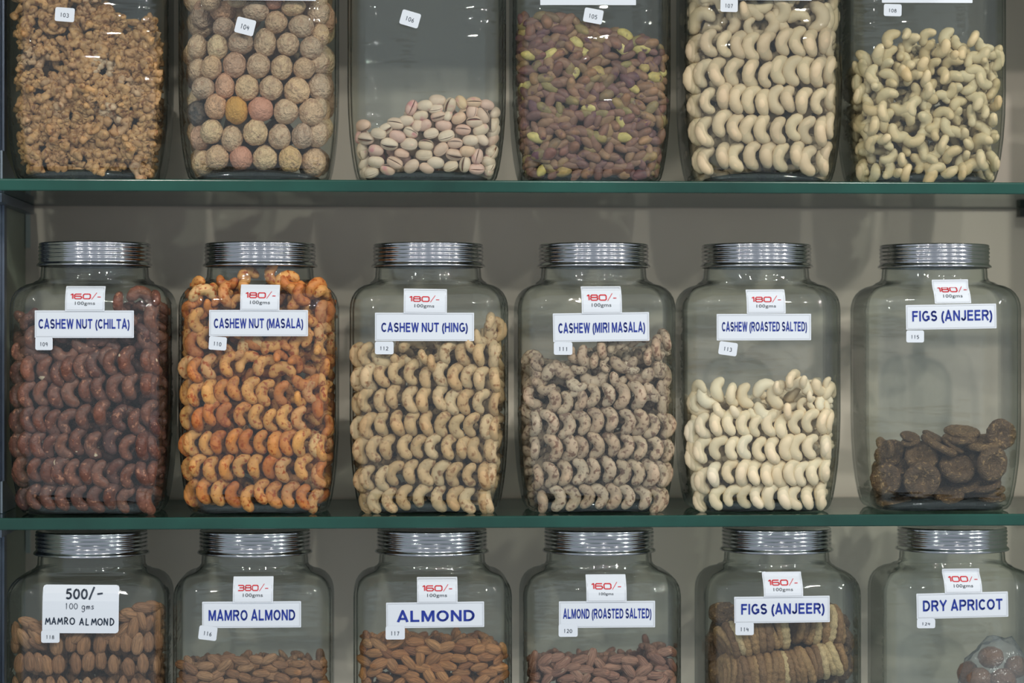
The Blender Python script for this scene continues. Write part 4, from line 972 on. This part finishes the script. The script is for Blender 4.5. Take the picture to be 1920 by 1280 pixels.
# B5 figs threaded on string
J = JARS['B5']; rings = [mesh('strung_fig', *fig_disc(i + 20, 60, .30, .16, 1), NM['figring']) for i in range(6)]
def chain(pts, n, rad, nm, lab, grp, deep=.0, squash=.75):
    P = [Vector((p[0], p[1])) for p in pts]; seg = [0]
    for a_, b_ in zip(P, P[1:]): seg.append(seg[-1] + (b_ - a_).length)
    W = []
    for i in range(n):
        t = seg[-1] * i / (n - 1); px = np.interp(t, seg, [p.x for p in P]); py = np.interp(t, seg, [p.y for p in P]); dd = np.interp(t, seg, [p[2] for p in pts])
        px2 = np.interp(min(t + 4, seg[-1]), seg, [p.x for p in P]); py2 = np.interp(min(t + 4, seg[-1]), seg, [p.y for p in P])
        px1 = np.interp(max(t - 4, 0), seg, [p.x for p in P]); py1 = np.interp(max(t - 4, 0), seg, [p.y for p in P])
        th = math.degrees(math.atan2(-(py2 - py1), px2 - px1))
        rr = rad * random.uniform(.9, 1.08)
        o = put(J, nm, rings[random.randrange(6)], px, py, rad * .75 + .002 + dd + deep, 0, 0, 0, rr, cap=.006, category='fig', group=grp, label=lab % (ORD[i]) if '%' in lab else lab)
        loc = o.matrix_world.translation.copy(); W.append(loc)
        # disc axis follows the string
        o.matrix_world = Matrix.Translation(loc) @ Matrix.Rotation(math.radians(-(th + random.gauss(0, 6))), 4, 'Y') @ Matrix.Rotation(math.radians(90 + random.gauss(8, 7)), 4, 'Z') @ Matrix.Diagonal((rr / .03 * squash, rr / .03 * .66, rr / .03, 1))
    path = [np.array(q) for q in W]
    v_, f_ = [], []
    for i, q in enumerate(path):
        t_ = path[min(i + 1, n - 1)] - path[max(i - 1, 0)]; t_ = t_ / np.linalg.norm(t_); n1 = np.cross(t_, (0, 1, 0)); n1 /= np.linalg.norm(n1); n2 = np.cross(t_, n1)
        for j in range(6): a_ = j * math.pi / 3; v_.append(q + .0008 * (n1 * math.cos(a_) + n2 * math.sin(a_)))
    for i in range(n - 1):
        for j in range(6): f_.append((i * 6 + j, i * 6 + (j + 1) % 6, i * 6 + 6 + (j + 1) % 6, i * 6 + 6 + j))
    return v_, f_
c5 = lambda *p: [(1280 + q[0] / 3, 853 + q[1] / 3, q[2]) for q in p]
TW = ['lower', 'upper left', 'upper right']
sv = chain(c5((150, 1235, .006), (330, 1222, 0), (600, 1200, 0), (780, 1160, 0), (940, 1110, .004)), 26, .0205, 'strung_fig', 'brown strung fig disc, %s from left on the lower string', 'figs on the lower string')
obj('fig_string', mesh('fig_string', *sv, M_THREAD), label='thin string running through the lower chain of figs', category='string')
sv = chain(c5((160, 1095, .010), (260, 1045, 0), (400, 1010, 0), (560, 975, .004)), 14, .0215, 'strung_fig', 'brown strung fig disc, %s from left on the upper left string', 'figs on the upper left string')
obj('fig_string', mesh('fig_string', *sv, M_THREAD), label='thin string running through the upper left chain of figs', category='string')
sv = chain(c5((650, 950, .014), (760, 958, .006), (860, 955, .004), (925, 945, .006)), 9, .0215, 'strung_fig', 'brown strung fig disc, %s from left on the upper right string', 'figs on the upper right string')
obj('fig_string', mesh('fig_string', *sv, M_THREAD), label='thin string running through the upper right chain of figs', category='string')
for x, y, r, tl, lb in ((640, 1065, 95, 10, 'dark glossy fig in the gap between the strings'), (440, 1125, 100, 60, 'reddish fig lying between the two strings'), (300, 1120, 80, 50, 'dark fig at the left between the strings'), (220, 890, 90, 62, 'dark fig at the very top left of the pile'), (860, 1080, 90, 60, 'dark fig at the right between the strings'), (540, 1110, 80, 60, 'dark fig behind the middle of the strings'), (500, 905, 110, 75, 'fig hidden mostly behind the name label'), (760, 880, 110, 70, 'fig at the top right behind the name label')):
    rad = r / 3 / 1740
    o = put(J, 'dried_fig', figs[2], 1280 + x / 3, 853 + y / 3, .036 + rad * .3, 0, 0, 0, rad, cap=.012, label=lb, category='fig', group='loose figs in the strung fig jar')
    loc = o.matrix_world.translation.copy()
    o.matrix_world = Matrix.Translation(loc) @ Matrix.Rotation(math.radians(-tl), 4, 'X') @ Matrix.Diagonal((rad / .03, rad / .03 * .9, rad / .03, 1))
LOW_FIG = [(lambda q: (q[0] * .67, q[1]))(fig_disc(i, 12, .3)) for i in range(2)]
heap(J, 'strung_fig_heap', LOW_FIG, NM['fig'], [(1310, 1165), (1400, 1160), (1610, 1165)], .022, 1.0, 'brown figs piled behind the strings in the bottom-shelf fig jar', 'figs', bottom=.10, margin=.018, first=1.8, flat=True)
heap(JARS['M6'], 'dried_fig_heap', LOW_FIG, NM['fig'], [(1632, 872), (1700, 850), (1800, 845), (1905, 850)], .020, .85, 'brown flat figs behind the front ones in the middle-shelf fig jar', 'figs', bottom=.018, margin=.020, first=1.7, flat=True)
# B6 bag of apricots
J = JARS['B6']; ap = [mesh('dried_apricot', *dried_fruit(i + 30, 3, .16), NM['apricot']) for i in range(3)]
for x, y, rx, ry, dp, lb in ((1858, 1232, 26, 22, .045, 'topmost orange-brown apricot in the plastic bag'), (1835, 1272, 27, 22, .040, 'left orange-brown apricot in the plastic bag'), (1880, 1275, 27, 24, .034, 'middle orange-brown apricot in the plastic bag'), (1905, 1250, 24, 22, .046, 'right orange-brown apricot in the plastic bag'), (1815, 1262, 22, 24, .060, 'apricot at the far left of the bag'), (1850, 1305, 28, 24, .04, 'apricot lowest at the left of the bag'), (1895, 1310, 28, 24, .04, 'apricot lowest at the right of the bag')):
    X, Z = at(x, y, JY - HD + dp)
    o = obj('dried_apricot', ap[x % 3], None, (X, JY - HD + dp, Z), None, label=lb, category='apricot', group='apricots in the plastic bag'); o.scale = (rx * PXM * 50, .9, ry * PXM * 50)
v, f = ICO[4]; bc = at(1866, 1290, JY - HD + .047)
bv = []
for p in v:
    q = Vector(p); r = 1 + .12 * noise.noise(q * 2.2) - .16 * abs(noise.noise(q * 3.5)) + .08 * abs(noise.noise(q * 7)) + .05 * noise.noise(Vector((q.x * 9, q.y * 3, q.z * 2)))
    bv.append((q.x * r * .040, q.y * r * .034, q.z * r * .056 + .006 * q.x))
obj('plastic_bag', mesh('plastic_bag', np.array(bv), f, M_BAG), None, (bc[0], JY - HD + .047, bc[1]), label='clear crumpled plastic bag of apricots in the DRY APRICOT jar', category='bag')
